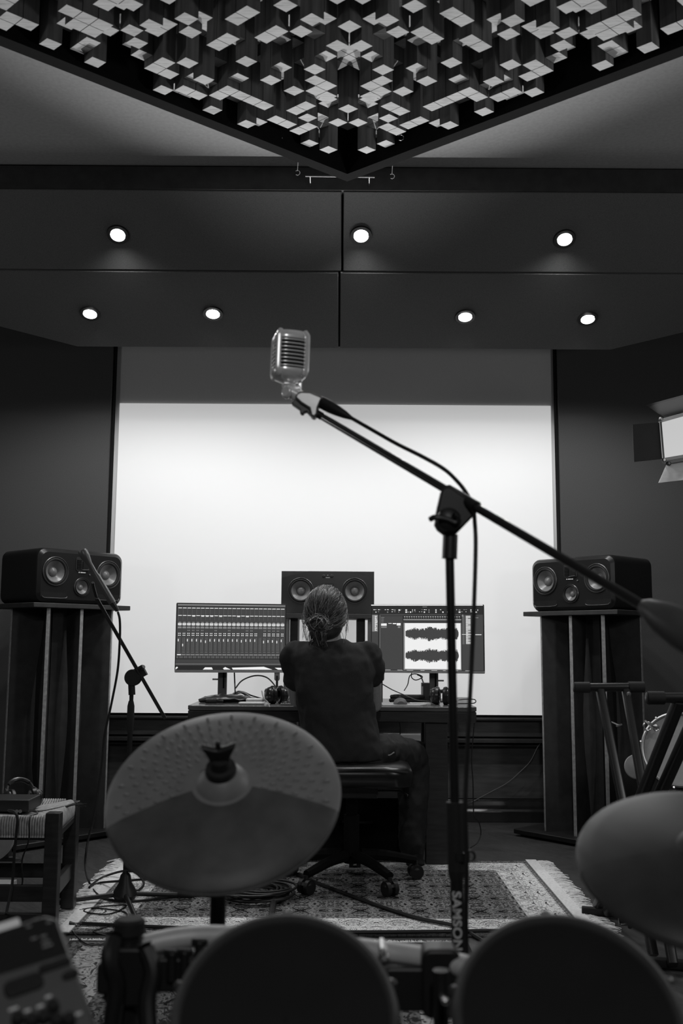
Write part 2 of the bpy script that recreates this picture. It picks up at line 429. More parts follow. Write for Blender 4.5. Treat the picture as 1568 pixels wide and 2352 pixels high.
# ================================================================== CEILING DIFFUSER
slope = .083
ap = P(797, 417, 3.8); q0 = ray(797, 417)
e1 = Vector((-1, -1, -slope))*(.5**.5); e2 = Vector((1, -1, -slope))*(.5**.5); upv = Vector((0, 0, 1))
L = 2.5; fw = .055
dif = thing('acoustic_diffuser', 'square ceiling diffuser of hanging wooden blocks in a dark frame, one corner towards the screen', 'acoustic diffuser', ap)
mb = MB()
mb.prism([(0, 0), (L, 0), (L, fw), (0, fw)], ap, e1, e2, upv*.225)
mb.prism([(0, fw), (fw, fw), (fw, L), (0, L)], ap, e1, e2, upv*.225)
mb.prism([(L-fw, fw), (L, fw), (L, L), (L-fw, L)], ap, e1, e2, upv*.225)
mb.prism([(fw, L-fw), (L-fw, L-fw), (L-fw, L), (fw, L)], ap, e1, e2, upv*.225)
mb.build('frame', 'dark', dif)
mb = MB(); mb.prism([(fw, fw), (L-fw, fw), (L-fw, L-fw), (fw, L-fw)], ap+upv*.2, e1, e2, upv*.025); mb.build('backing_board', 'dark', dif)
cs = .0505; ncell = int((L-2*fw-.04)/cs); rb = random.Random(21); lev = {}
for i in range(ncell):
    for j in range(i, ncell):
        k = rb.random(); h = .19 if k < .20 else .165 if k < .34 else .11 if k < .52 else .06 if k < .76 else .02
        if i+j < 3: h = .03
        lev[i, j] = lev[j, i] = h
# in-view blocks ordered by nearness to the camera
blk = []
CI = CAMR.transposed()
for (i, j), h in lev.items():
    c = ap+e1*(fw+.02+(i+.5)*cs)+e2*(fw+.02+(j+.5)*cs)+upv*(.2-h)
    v = CI @ (c-Vector((0, 0, CAMZ)))
    px = 784+v.x/-v.z*FPX; py = 1176-v.y/-v.z*FPX
    vis = 0 < px < 1568 and 6 < py < 1000
    blk.append((0 if (vis and h > .1) else 1, (c-Vector((0, 0, CAMZ))).length, i, j, h))
blk.sort()
rest = MB()
for n, (z, d, i, j, h) in enumerate(blk):
    mb = MB() if n < 100 else rest
    a = fw+.02+i*cs+.0012; b = fw+.02+j*cs+.0012; w = cs-.0024
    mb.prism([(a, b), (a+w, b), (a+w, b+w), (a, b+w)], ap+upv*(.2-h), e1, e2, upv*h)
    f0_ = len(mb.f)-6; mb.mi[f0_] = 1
    if n < 100: mb.build('block', ['block_side_shaded', 'block'], dif)
tag(rest.build('block', ['block_side_shaded', 'block'], dif), kind='stuff')

def torus_pts(c, r, u, v, a0=0, a1=2*PI, n=14): return [Vector(c)+Vector(u)*math.cos(a0+(a1-a0)*i/n)*r+Vector(v)*math.sin(a0+(a1-a0)*i/n)*r for i in range(n+1)]
for (px, py, Y, lb) in ((683, 397, 4.25, 'small wire hook hanging left of the diffuser corner'), (900, 405, 4.25, 'small wire hook hanging right of the diffuser corner'),
                        (641, 316, 3.48, 'small wire hook at left edge of the ceiling diffuser'), (920, 316, 3.48, 'small wire hook at right edge of the ceiling diffuser')):
    c = P(px, py, Y); mb = MB()
    mb.tube(torus_pts(c, .011, (1, 0, 0), (0, 0, 1), -2.2, 2.4), .0016, 6, 2)
    mb.tube([c+Vector((0, 0, .011)), c+Vector((.002, 0, .05))], .0015, 6)
    tag(mb.build('wire_hook', 'chrome'), lb, 'hook', 'wire hooks at the ceiling diffuser')
mb = MB(); mb.cyl(P(701, 404.5, 4.3), P(860, 407, 4.3), .0035, n=8)
for px in (712, 848): mb.cyl(P(px, 405, 4.3), Vector((P(px, 405, 4.3).x, 4.36, 3.12)), .003, n=6)
tag(mb.build('metal_rod', 'satin'), 'thin metal rod under the diffuser corner nearest the screen', 'rod')

# ================================================================== LIGHTS
def lamp(kind, name, loc, energy, rot=None, aim=None, size=.05, ang=100, blend=.6):
    d = bpy.data.lights.new(name, kind); o = bpy.data.objects.new(name, d); COL.objects.link(o)
    o.location = loc; d.energy = energy
    if kind == 'SPOT': d.spot_size = R_(ang); d.spot_blend = blend; d.shadow_soft_size = size
    elif kind == 'POINT': d.shadow_soft_size = size
    if aim is not None: o.rotation_euler = (Vector(aim)-Vector(loc)).to_track_quat('-Z', 'Y').to_euler()
    return o
SPOTS = [((271, 538), 0, 'left end of the upper ceiling band'), ((829, 540), 0, 'right of the joint in the upper ceiling band'), ((1296, 548), 0, 'right end of the upper ceiling band'),
         ((207, 719), 1, 'far left of the lower ceiling band'), ((489, 719), 1, 'left half of the lower ceiling band, nearer the joint'), ((1068, 726), 1, 'right half of the lower ceiling band, nearer the joint'), ((1349, 731), 1, 'far right of the lower ceiling band')]
for (px, py), w, lb in SPOTS:
    nn = n2 if w else n1; c = PLN(px, py, Cc if w else A, nn)
    t = thing('ceiling_spotlight', 'lit round ceiling spotlight at the '+lb, 'spotlight', c, 'ceiling spotlights')
    mb = MB(); mb.lathe([(.036, .002), (.036, .009), (.052, .009), (.054, .001), (.054, -.004), (.036, -.004)], c, nn, 28, cap=False); mb.build('rim', 'black_metal', t)
    mb = MB(); mb.lathe([(.001, .016), (.018, .014), (.030, .008), (.034, .0)], c, nn, 24); mb.build('bulb', 'bulb', t)
    side = 1.0
    lamp('SPOT', 'spotlight_beam', c+nn*.05, E_SPOT, aim=c+Vector((0, .0, -2)), size=.03, ang=158, blend=.5)
# ================================================================== LOUDSPEAKERS AND STANDS
def rrect(w, h, r, n=5):
    out = []
    for cx, cy, a0 in ((w/2-r, h/2-r, 0), (-w/2+r, h/2-r, 90), (-w/2+r, -h/2+r, 180), (w/2-r, -h/2+r, 270)):
        for i in range(n+1):
            a = R_(a0+90*i/n); out.append((cx+r*math.cos(a), cy+r*math.sin(a)))
    return out
def driver(mb, x, z, r, y, T=None, ridge=True):
    ax = (0, -1, 0)
    mb.lathe([(r, -.002), (r*1.0, .003), (r*.975, .0045), (r*.955, .001)], (x, y, z), ax, 40, cap=False, mi=0)
    mb.lathe([(r*.96, .001), (r*.88, .0015), (r*.82, .006), (r*.76, .004), (r*.73, -.004)], (x, y, z), ax, 40, cap=False, mi=1)
    mb.lathe([(r*.74, -.003), (r*.32, -r*.42)], (x, y, z), ax, 40, cap=False, mi=2)
    mb.lathe([(r*.34, -r*.42), (r*.30, -r*.30), (r*.2, -r*.22), (.0005, -r*.19)], (x, y, z), ax, 32, cap=False, mi=2)
def loudspeaker(label, group=None):
    W, H, D = .54, .29, .38
    t = thing('loudspeaker', label, 'loudspeaker', group=group)
    mb = MB(); prof = rrect(W, H, .045, 5)
    def ring(pr, y, s=1.0, dx=0): return [Vector((x*s, y, z*((H*s-0)/H)+H/2)) for x, z in pr]
    def ins(d, y): return [Vector((x*(W-2*d)/W, y, z*(H-2*d)/H+H/2)) for x, z in prof]
    mb.loft([ins(.022, 0), ins(.006, .014), ins(0, .03), ins(0, D-.02), ins(.015, D)])
    cab = mb.build('cabinet', 'speaker', t, sharp=28)
    for x, z, r in ((-.165, .168, .077), (.165, .168, .077), (0, .092, .050)):
        m = MB(); m.cyl((x, -.02, z), (x, .05, z), r*.92, n=40); cut(cab, m)
    cab.data.set_sharp_from_angle(angle=R_(28))
    # front baffle with real drivers
    mb = MB()
    for x in (-.165, .165):
        m = MB(); driver(m, x, .168, .077, -.003); m.build('woofer', ['satinring', 'rubber', 'cone'], t)
        m = MB(); m.prism(rrect(.155, .030, .013), (x*1.03, -.0015, .043), (1, 0, 0), (0, 0, 1), (0, .004, 0)); pv = m.build('port', 'gloss_black', t)
        m = MB(); m.tube([(x-.075, -.004, .037), (x-.055, -.005, .028), (x+.055, -.005, .028), (x+.075, -.004, .037)], .0018, 6); m.build('port_lip', 'satinring', pv)
    m = MB(); driver(m, 0, .092, .050, -.003); m.build('midrange_driver', ['satinring', 'rubber', 'cone'], t)
    m = MB(); m.prism(rrect(.085, .075, .012), (0, -.003, .215), (1, 0, 0), (0, 0, 1), (0, .005, 0), mi=0)
    for k in range(6): m.box((-.022, -.006, .192+k*.0085), (.028, .004, .0045), mi=1)
    m.box((.016, -.007, .205), (.034, .004, .05), mi=1)
    m.quad((-.006, -.0105, .183), (.034, -.0105, .186), (.034, -.0085, .189), (-.006, -.0085, .186), mi=2)
    m.build('tweeter', ['rubber', 'speaker', 'satinring'], t)
    m = MB(); m.box((-.022, -.0035, .170), (.006, .002, .006)); m.box((.002, -.0035, .170), (.032, .002, .0055)); m.build('badge', 'label_white', t)
    m = MB(); m.lathe([(.0045, 0), (.0045, .003), (.003, .004)], (.045, -.002, .160), (0, -1, 0), 12); m.build('knob', 'satinring', t)
    m = MB(); m.ell((-.006, -.003, .245), .0022, 8, 6); m.build('indicator_light', 'led', t)
    return t
def stand(label, mirror, group):
    t = thing('speaker_stand', label, 'speaker stand', group=group)
    s = mirror; H = 1.17
    MB().box((0, .0, H-.012), (.60, .44, .024)).build('top_plate', 'mdf', t, bevel=.003)
    mb = MB(); mb.prism([(-.36, -.26), (.36, -.26), (.36, .24), (-.36, .24)], (0, 0, 0.012), (1, 0, 0), (0, 1, 0), (0, 0, .024)); mb.build('base_plate', 'black_plastic', t, bevel=.004)
    for sx in (-.32, .32):
        for sy in (-.22, .2): MB().cyl((sx, sy, 0), (sx, sy, .013), .018, n=12).build('foot', 'rubber', t)
    MB().box((0, .02, (H-.024+.036)/2), (.16, .14, H-.06)).build('column', 'mdf', t)
    ends = [(-.20*s, -.19), (0.0*s, -.20), (.20*s, -.20), (.26*s, .06), (-.24*s, .05)]
    for ex_, ey in ends:
        mb = MB(); e = Vector((ex_, ey, 0)); d = Vector((-ex_*.75, .02-ey, 0)); d.normalize()
        ln = max(.09, (Vector((0, .02, 0))-e).length-.09); w = Vector((-d.y, d.x, 0))*.009
        # inner edge waists: board narrows at mid height
        zs = [.036+(H-.06)*k/14 for k in range(15)]
        poly = [(0, z) for z in zs]+[(ln-.05*math.sin(PI*(k/14))**2, zs[k]) for k in range(14, -1, -1)]
        mb.prism(poly, e-w, d, (0, 0, 1), w*2); f = mb.build('fin', 'mdf', t, sharp=20)
        mb = MB(); mb.box(e-d*.0012+Vector((0, 0, H/2+.006)), (.0185, .003, H-.064), Matrix.Rotation(math.atan2(-d.x, d.y), 3, 'Z')); mb.build('fin_edge', 'mdfedge', f)
    return t
TH = R_(48)
for px, py, s, lb, lb2 in ((186, 1388, 1, 'left', 'left'), (1312, 1403, -1, 'right', 'right')):
    th = TH*s; F = P(px, py, 5.36); n = Vector((math.sin(th), -math.cos(th), 0))
    zpl = F.z
    c = F-n*.19
    st = stand('tall black finned speaker stand at the %s of the screen' % lb, -s, 'finned speaker stands beside the screen')
    st.location = (c.x, c.y, 0); st.rotation_euler = (0, 0, th)
    k = (zpl)/1.17
    for ch in st.children:
        pass
    st.scale = (1, 1, k)
    sp = loudspeaker('black three-way loudspeaker lying on the %s stand, turned towards the desk' % lb, 'loudspeakers on the tall stands')
    sp.location = (F.x, F.y, zpl); sp.rotation_euler = (0, 0, th)
# centre loudspeaker: square cornered
c0 = P(645, 1409, 5.5); c1 = P(859, 1409, 5.5); zt_ = P(751, 1312, 5.5).z; zb_ = c0.z; W = c1.x-c0.x; H = zt_-zb_
t = thing('loudspeaker', 'square-cornered black loudspeaker behind the seated person\'s head', 'loudspeaker', ((c0.x+c1.x)/2, 5.5, zb_))
o = Vector(((c0.x+c1.x)/2, 5.5, zb_))
cabc = MB().box(o+Vector((0, .17, H/2)), (W, .32, H)).build('cabinet', 'mdf', t)
m = MB(); hw = W/2-.001
m.prism([(-hw, 0.001), (hw, .001), (hw, H*.84), (hw*.42, H-.001), (-hw*.42, H-.001), (-hw, H*.84)], o+Vector((0, -.008, 0)), (1, 0, 0), (0, 0, 1), (0, .018, 0))
baf = m.build('front_baffle', 'speaker', t)
for s in (-1, 1):
    for ob in (baf, cabc):
        m = MB(T=Matrix.Translation(o)); m.cyl((s*W*.29, -.03, H*.54), (s*W*.29, .06, H*.54), .071*.92, n=40); cut(ob, m)
for ob in (baf, cabc): ob.data.set_sharp_from_angle(angle=R_(28))
for s in (-1, 1):
    m = MB(T=Matrix.Translation(o)); driver(m, s*W*.29, H*.54, .071, -.010); m.build('woofer', ['satinring', 'rubber', 'cone'], t)
m = MB(T=Matrix.Translation(o)); m.prism(rrect(.07, .075, .006), (0, -.012, H*.55), (1, 0, 0), (0, 0, 1), (0, .006, 0), mi=0)
for k in range(6): m.box((0, -.014, H*.55-.026+k*.0105), (.05, .004, .005), mi=1)
m.build('tweeter', ['rubber', 'cone'], t)
for x in (-.022, .022):
    m = MB(T=Matrix.Translation(o)); m.lathe([(.0085, 0), (.0085, .006), (.006, .008)], (x, -.008, H*.88), (0, -1, 0), 16); m.build('knob', 'black_plastic', t)
m = MB(T=Matrix.Translation(o)); m.ell((0, -.010, H*.90), .0022, 8, 6); m.box((0, -.009, H*.845), (.022, .002, .002)); m.build('indicator_light', 'label_white', t)
# its stand
t = thing('speaker_stand', 'dark finned stand carrying the centre loudspeaker behind the desk', 'speaker stand', (o.x, 5.66, 0))
m = MB(); m.box((o.x, 5.66, zb_-.013), (W*1.0, .34, .026)); m.build('top_plate', 'mdf', t, bevel=.002)
m = MB(); m.box((o.x, 5.66, .015), (.5, .36, .03)); m.build('base_plate', 'black_plastic', t)
for px0, px1, mt, Y0, Y1 in ((652, 662, 'mdfedge', 5.50, 5.60), (665, 683, 'mdf', 5.56, 5.80), (819, 838, 'mdf', 5.56, 5.80), (845, 855, 'mdfedge', 5.50, 5.60)):
    a = P(px0, 1500, Y0).x; b = P(px1, 1500, Y0).x
    m = MB(); m.box(((a+b)/2, (Y0+Y1)/2, (zb_-.026+.03)/2), (b-a, Y1-Y0, zb_-.056)); m.build('fin', 'mdf' if mt == 'mdf' else 'bezel_dark', t)

# ================================================================== DESK
YD = 4.78; zd = P(900, 1623, YD).z
dx0 = P(429, 1640, YD).x; dx1 = P(1096, 1640, YD).x
desk = thing('desk', 'dark wooden desk with a deep front rail in front of the screen', 'desk', ((dx0+dx1)/2, YD+.35, 0))
zr = P(900, 1660, YD).z
m = MB(); m.prism(rrect(dx1-dx0, .72, .03), ((dx0+dx1)/2, YD+.36, zd-.022), (1, 0, 0), (0, 1, 0), (0, 0, .022)); m.build('desktop', 'desktop_gloss', desk, bevel=.004)
m = MB(); m.box(((dx0+dx1)/2, YD+.03, (zd-.022+zr)/2), (dx1-dx0-.006, .045, zd-.022-zr)); m.build('front_rail', 'deskwood', desk, bevel=.006)
for s, xx in ((0, dx0+.03), (1, dx1-.03)):
    m = MB(); m.box((xx, YD+.37, (zd-.022+zr)/2+.005), (.03, .62, zd-.03-zr)); m.build('side_rail', 'deskwood', desk)
lx0 = P(978, 1800, YD).x; lx1 = P(1030, 1800, YD).x; mid = (dx0+dx1)/2
for a, b in ((lx0, lx1), (2*mid-lx1, 2*mid-lx0)):
    m = MB(); m.box(((a+b)/2, YD+.06, zr/2+.0045), (b-a, .06, zr-.009)); m.build('leg', 'deskwood', desk, bevel=.003)
    out = 1 if a > mid else -1
    m = MB(); m.box(((a+b)/2+out*.015, YD+.65, (zd-.022)/2), (b-a-.03, .05, zd-.022)); m.build('leg', 'deskwood', desk, bevel=.003)

# ================================================================== MONITORS
def monitor(tl, tr, br, bl, label, which, foot_px):
    # tl.. are world corners
    c = (tl+tr+br+bl)/4; u = ((tr-tl)+(br-bl)).normalized(); W = ((tr-tl).length+(br-bl).length)/2
    H = ((tl-bl).length+(tr-br).length)/2; v = Vector((0, 0, 1)); n = u.cross(v).normalized()   # towards the camera?
    if n.y > 0: n = -n
    o = c - u*W/2 + v*H/2
    foot = Vector((P(foot_px, 1600, 5.28).x, 5.28, zd))
    t = thing('monitor', label, 'monitor', foot)
    T = Matrix(((u.x, 0, -n.x, o.x), (u.y, 0, -n.y, o.y), (0, 1, 0, o.z), (0, 0, 0, 1)))  # local x=u, y=up, z=into the screen
    m = MB(T=T); m.prism(rrect(W, H, .006), (W/2, -H/2, 0), (1, 0, 0), (0, 1, 0), (0, 0, .028)); m.build('housing', 'black_plastic', t, bevel=.002)
    m = MB(T=T); m.box((W/2, -H+.007, -.003), (W-.001, .013, .008)); m.build('chin_bezel', 'bezel', t)
    d = MB(T=T)
    def Q(x0, y0, x1, y1, mi, lay=1): d.quad((x0*W, -y0*H, -.0006*lay), (x1*W, -y0*H, -.0006*lay), (x1*W, -y1*H, -.0006*lay), (x0*W, -y1*H, -.0006*lay), mi)
    Q(.006, .012, .994, .958, 0)
    r = random.Random(5)
    if which == 'mixer':
        Q(.012, .02, .99, .038, 2, 2); Q(.012, .042, .99, .054, 1, 2)
        for k in range(24):
            x = .018+k*.0405; w = .033
            Q(x-.003, .06, x+w, .80, 1 if k % 1 == 0 else 0, 2) if False else None
            Q(x, .070, x+w, .079, 3, 3); Q(x, .178, x+w, .187, 3, 3)
            if r.random() < .2: Q(x+.005, .19, x+w-.003, .198, 3, 3)
            for q in range(14): Q(x+.001, .085+q*.012, x+.0035, .090+q*.012, 2, 3)
            for q, (a, b) in enumerate(((.275, .287), (.292, .302), (.308, .322), (.327, .336), (.345, .368))):
                ins = .006 if q in (0, 3) else 0
                Q(x+ins, a, x+w-ins, b, 3 if q in (1, 2) else 2, 3)
            if r.random() < .5:
                Q(x+.006, .39, x+.013, .405, 2, 3); Q(x+.019, .39, x+.026, .405, 2, 3)
            if k not in (18,):
                for a in (.435, .462):
                    for b in (.004, .018): Q(x+b, a, x+b+.009, a+.011, 3, 3)
                fy = .52+(.07 if k == 1 else r.choice((0, 0, .01, .02)))
                Q(x+.003, fy, x+.010, fy+.036, 3, 4)
            for q in range(20): Q(x+.017, .50+q*.0098, x+.022, .504+q*.0098, 2, 3)
            Q(x+.006, .50, x+.0075, .69, 2, 3)
            Q(x+.027, .56, x+.0285, .69, 1, 3)
            for b in (.004, .012, .02): Q(x+b, .705, x+b+.005, .712, 2, 3)
            Q(x-.001, .738, x+w+.001, .752, 3 if k in (0,) else 2, 3)
            Q(x, .765, x+.003, .795, 2, 3); Q(x+w-.006, .765, x+w-.003, .795, 2, 3)
            Q(x+w+.003, .06, x+w+.0042, .80, 0, 3)
        Q(.010, .06, .99, .80, 1, 1.5); Q(.006, .81, .99, .90, 1, 2); Q(.006, .875, .99, .882, 2, 3)
        # wallpaper strip at the bottom: pale shapes on black
        for xs in (((.0, .93), (.02, .915), (.03, .93), (.0, .957)), ((.25, .957), (.27, .925), (.33, .925), (.34, .957)), ((.43, .94), (.45, .92), (.5, .955), (.44, .957)),
                   ((.51, .93), (.80, .915), (.88, .957), (.52, .957)), ((.9, .93), (.99, .93), (.99, .957), (.93, .957))):
            d.quad(*[(max(.008, x)*W, -y*H, -.0015) for x, y in xs], 3)
    else:
        Q(.0, .004, .99, .018, 3, 2); Q(.006, .022, .99, .15, 0, 1.5)
        for k in range(46):
            x = .02+k*.0205
            if r.random() < .72:
                for yy in (.075, .105):
                    if r.random() < .75: Q(x, yy, x+r.choice((.006, .011, .016)), yy+r.choice((.008, .018)), r.choice((2, 3, 3)), 3)
        Q(.46, .035, .5, .043, 2, 3)
        Q(.006, .15, .064, .955, 1, 2); Q(.01, .155, .06, .40, 2, 3)
        for k in range(16): Q(.034, .17+k*.014, .034+r.uniform(.01, .024), .178+k*.014, 3, 4)
        Q(.075, .14, .80, .165, 1, 2); Q(.083, .17, .283, .955, 1, 2); Q(.077, .16, .081, .955, 2, 3)
        for k in range(5): Q(.09, .19+k*.022, .11+r.uniform(0, .01), .197+k*.022, 2, 3)
        Q(.09, .28, .14, .315, 3, 3); Q(.09, .325, .14, .345, 2, 3); Q(.155, .275, .185, .283, 3, 3); Q(.195, .275, .225, .29, 3, 3); Q(.23, .275, .265, .31, 3, 3); Q(.24, .32, .262, .345, 2, 3)
        for k in range(24): Q(.295+k*.021, .178, .295+k*.021+.012, .184, 3, 3); Q(.298+k*.021, .196, .298+k*.021+.008, .203, 2, 3)
        Q(.29, .215, .8, .235, 2, 2.5); Q(.285, .25, .80, .268, 1, 2.5); Q(.29, .272, .80, .955, 2, 2.2); Q(.302, .276, .793, .94, 3, 3)
        for cy in (.43, .745):
            r2 = random.Random(int(cy*100)); amp = .09
            for k in range(150):
                x = .308+k*.00312; f = k/150
                env = (.45+.55*min(1, f*5))*(1 if f < .965 else max(.15, 1-(f-.965)*22)); env *= .86+.14*math.sin(k*.11)+.06*math.sin(k*.31)
                a = .105*env*(1-.35*r2.random()**2); b = .105*env*(1-.35*r2.random()**2)
                Q(x, cy-a, x+.0034, cy+b, 1, 4)
        Q(.806, .15, .99, .955, 1, 2); Q(.806, .15, .82, .18, 2, 3)
        Q(.812, .17, .816, .58, 2, 3); Q(.823, .17, .826, .58, 2, 3); Q(.84, .165, .882, .58, 2, 3)
        for k in range(26): Q(.84, .17+k*.0157, .84+r.choice((.02, .042)), .177+k*.0157, 3, 4)
        Q(.806, .435, .888, .441, 3, 5); Q(.92, .435, .975, .445, 3, 4); Q(.92, .19, .95, .2, 2, 3)
        for k in range(9): Q(.01+k*.1+r.random()*.03, .958, .06+k*.1+r.random()*.03, .968, 3, 3)
    d.build('display', ['e0', 'e1', 'e2', 'e3'], t)
    # stand: mast with slot and foot plate
    m = MB(); z1 = c.z; m.box((foot.x, 5.28, (zd+z1)/2), (.045, .03, z1-zd)); mast = m.build('mast', 'bezel_dark', t, bevel=.002)
    m = MB(); m.box((foot.x+.008, 5.264, (zd+.16+zd+.06)/2), (.008, .003, .10)); m.build('cable_slot', 'dark', mast)
    m = MB(); m.box((foot.x, 5.28, zd+.004), (.22, .20, .008)); m.build('foot_plate', 'bezel_dark', t, bevel=.002)
    sgn = -1 if which == 'mixer' else 1
    m = MB(); m.box((foot.x+sgn*.035, 5.28, zd+.105), (.035, .008, .008)); m.build('lever', 'bezel', t)
    # arm from the mast to the housing
    hc = c-n*.028
    m = MB(); m.box((foot.x, 5.265, c.z), (.12, .06, .10)); m.build('mount', 'black_plastic', t)
    return t
monitor(P(405, 1383, 5.12), P(657, 1390, 5.22), P(656, 1545, 5.22), P(401, 1546, 5.12), 'left widescreen monitor showing rows of mixer faders', 'mixer', 510)
monitor(P(852, 1389, 5.22), P(1110, 1384, 5.12), P(1114, 1545, 5.12), P(852, 1544, 5.22), 'right widescreen monitor showing two waveforms on white', 'wave', 996)
# ================================================================== PERSON
def remesh(o, vox=.01, sm=4, disp=0, dsize=.12, seed=0):
    a = o.modifiers.new('remesh', 'REMESH'); a.mode = 'VOXEL'; a.voxel_size = vox; a.use_smooth_shade = True
    if sm: b = o.modifiers.new('smooth', 'SMOOTH'); b.iterations = sm; b.factor = .6
    if disp:
        tx = bpy.data.textures.new('folds', 'CLOUDS'); tx.noise_scale = dsize; tx.noise_depth = 2
        c = o.modifiers.new('folds', 'DISPLACE'); c.texture = tx; c.strength = disp; c.mid_level = .5; c.texture_coords = 'LOCAL'
    return o
YP = 4.40
def pp(px, py, dy=0): return P(px, py, YP+dy)
seat_z = pp(800, 1772).z
per = thing('person', 'seated person seen from behind, hair in a low bun, black t-shirt, leaning on the desk', 'person', (pp(790, 1700).x, YP, 0))
S = 1/520.0
def taper(m, pts, rs, n=14, k=4):
    pts = [Vector(p) for p in pts]; L = len(pts)-1
    def r(t):
        x = t*L; i = min(int(x), L-1); f = x-i; return rs[i]*(1-f)+rs[i+1]*f
    m.tube(pts, r, n, k)
    m.ell(pts[0], rs[0], 12, 8); m.ell(pts[-1], rs[-1], 12, 8)
def torso_ring(pxc, py, hw, hd, dy=0, n=28, p=2.4):
    c = pp(pxc, py, dy); out = []
    for i in range(n):
        a = 2*PI*i/n; ca, sa = math.cos(a), math.sin(a)
        out.append(c+Vector((abs(ca)**(2/p)*math.copysign(hw*S, ca), abs(sa)**(2/p)*math.copysign(hd, sa), 0)))
    return out
head_c = pp(747, 1412, .01)
shL, shR = pp(683, 1503, .03), pp(842, 1503, .03)
elL, elR = pp(682, 1606, .20), pp(859, 1618, .20)
kb = pp(770, 1600, 0)
zk = zd+.035
haL = Vector((pp(735, 1600).x, 4.98, zk)); haR = Vector((pp(812, 1600).x, 4.98, zk))
hipL, hipR = pp(755, 1738, .05), pp(862, 1738, .05)
knL, knR = pp(690, 1745, .52), pp(952, 1738, .45)
anL, anR = Vector((knL.x+.02, 4.80, .112)), Vector((knR.x-.02, 4.74, .112))
b = MB()
# torso core
b.loft([torso_ring(762, 1474, 26, .05, .02), torso_ring(762, 1492, 70, .075, .02), torso_ring(763, 1525, 84, .10, .02), torso_ring(768, 1590, 76, .105, .02),
        torso_ring(776, 1650, 70, .10, .03), torso_ring(788, 1705, 74, .11, .04), torso_ring(806, 1745, 80, .12, .05), torso_ring(808, 1768, 70, .11, .05)])
taper(b, [pp(757, 1490, .02), pp(754, 1455, .015), pp(750, 1430, .015)], [.062, .052, .055])
b.ell(head_c, (.082, .102, .108)); b.ell(head_c+Vector((0, .045, -.055)), (.058, .062, .062))          # skull, jaw
b.ell(head_c+Vector((0, .108, -.03)), (.011, .016, .022)); b.ell(head_c+Vector((0, .10, -.072)), (.024, .010, .008))   # nose, mouth
for s in (-1, 1):
    b.ell(head_c+Vector((s*.083, .012, -.022)), (.008, .018, .030)); b.ell(head_c+Vector((s*.030, .094, -.005)), (.014, .008, .009))
for sh, el, ha, s in ((shL, elL, haL, -1), (shR, elR, haR, 1)):
    taper(b, [sh, (sh+el)/2+Vector((s*.006, 0, 0)), el], [.050, .043, .036])
    w = ha+Vector((0, -.075, .012)); taper(b, [el, el*.55+w*.45, w], [.037, .034, .024])
    b.ell(ha+Vector((0, -.02, .004)), (.040, .048, .015))
    for q in range(4):
        x0 = (q-1.5)*.020; l = (.060, .070, .066, .052)[q if s < 0 else 3-q]; f = ha+Vector((x0, .02, .006))
        taper(b, [f, f+Vector((x0*.15, l*.5, .010)), f+Vector((x0*.2, l*.85, -.002)), f+Vector((x0*.2, l, -.016))], [.0085, .008, .0075, .0068], 8, 3)
    f = ha+Vector((-s*.030, -.035, .002)); taper(b, [f, f+Vector((-s*.022, .022, -.002)), f+Vector((-s*.028, .05, -.010))], [.011, .0095, .008], 8, 3)
for hp, kn, an, s in ((hipL, knL, anL, -1), (hipR, knR, anR, 1)):
    taper(b, [hp, (hp+kn)/2, kn], [.078, .064, .050]); taper(b, [kn, (kn*.6+an*.4)+Vector((0, -.015, 0)), an], [.046, .040, .030])
    b.ell(an+Vector((s*.01, .07, -.045)), (.042, .11, .035))
body = b.build('body', 'skin', per); remesh(body, .0065, 3)
# t-shirt
b = MB()
b.loft([torso_ring(759, 1470, 30, .058, .02), torso_ring(760, 1479, 62, .075, .02), torso_ring(761, 1492, 88, .092, .02), torso_ring(762, 1515, 97, .112, .015), torso_ring(764, 1550, 94, .125, .01), torso_ring(768, 1600, 88, .128, .015),
        torso_ring(774, 1650, 86, .125, .02), torso_ring(784, 1700, 90, .132, .03), torso_ring(795, 1728, 96, .140, .04), torso_ring(797, 1745, 96, .140, .04)])
for sh, el, s in ((shL, elL, -1), (shR, elR, 1)):
    e = sh.lerp(el, .40 if s > 0 else .52); taper(b, [sh+Vector((-s*.03, 0, .0)), sh+Vector((s*.012, 0, -.01)), e+Vector((s*.004, -.004, 0))], [.060, .062, .060], 18)
sh_ = b.build('t_shirt', 'shirt', per); remesh(sh_, .009, 5, .036, .10)
b = MB(); c = pp(757, 1474, .018); b.tube([c+Vector((math.cos(a)*.066, math.sin(a)*.06, math.sin(a)*.012)) for a in [2*PI*i/20 for i in range(21)]], .006, 8, 2)
b.build('collar', 'shirt', per)
# trousers
b = MB()
b.loft([torso_ring(800, 1722, 84, .12, .05), torso_ring(806, 1745, 90, .135, .05), torso_ring(808, 1775, 84, .13, .05)])
for hp, kn, an, s in ((hipL, knL, anL, -1), (hipR, knR, anR, 1)):
    taper(b, [hp, (hp+kn)/2+Vector((0, 0, .008)), kn], [.098, .09, .075], 18); taper(b, [kn+Vector((0, 0, -.01)), (kn+an)/2, an+Vector((0, 0, .0))], [.074, .072, .062], 18)
tr = b.build('trousers', 'trouser', per); remesh(tr, .010, 4, .028, .07)
b = MB(); b.tube([pp(884, 1728, -.02), pp(893, 1735, -.03), pp(905, 1728, -.02)], .0035, 6); b.build('rivet_seam', 'satin', per)
for an, s in ((anL, -1), (anR, 1)):
    b = MB(); b.ell(an+Vector((s*.01, .075, -.042)), (.05, .13, .042)); b.box(an+Vector((s*.01, .07, -.078)), (.085, .25, .02)); x = b.build('shoe', 'rubber', per); remesh(x, .01, 3)
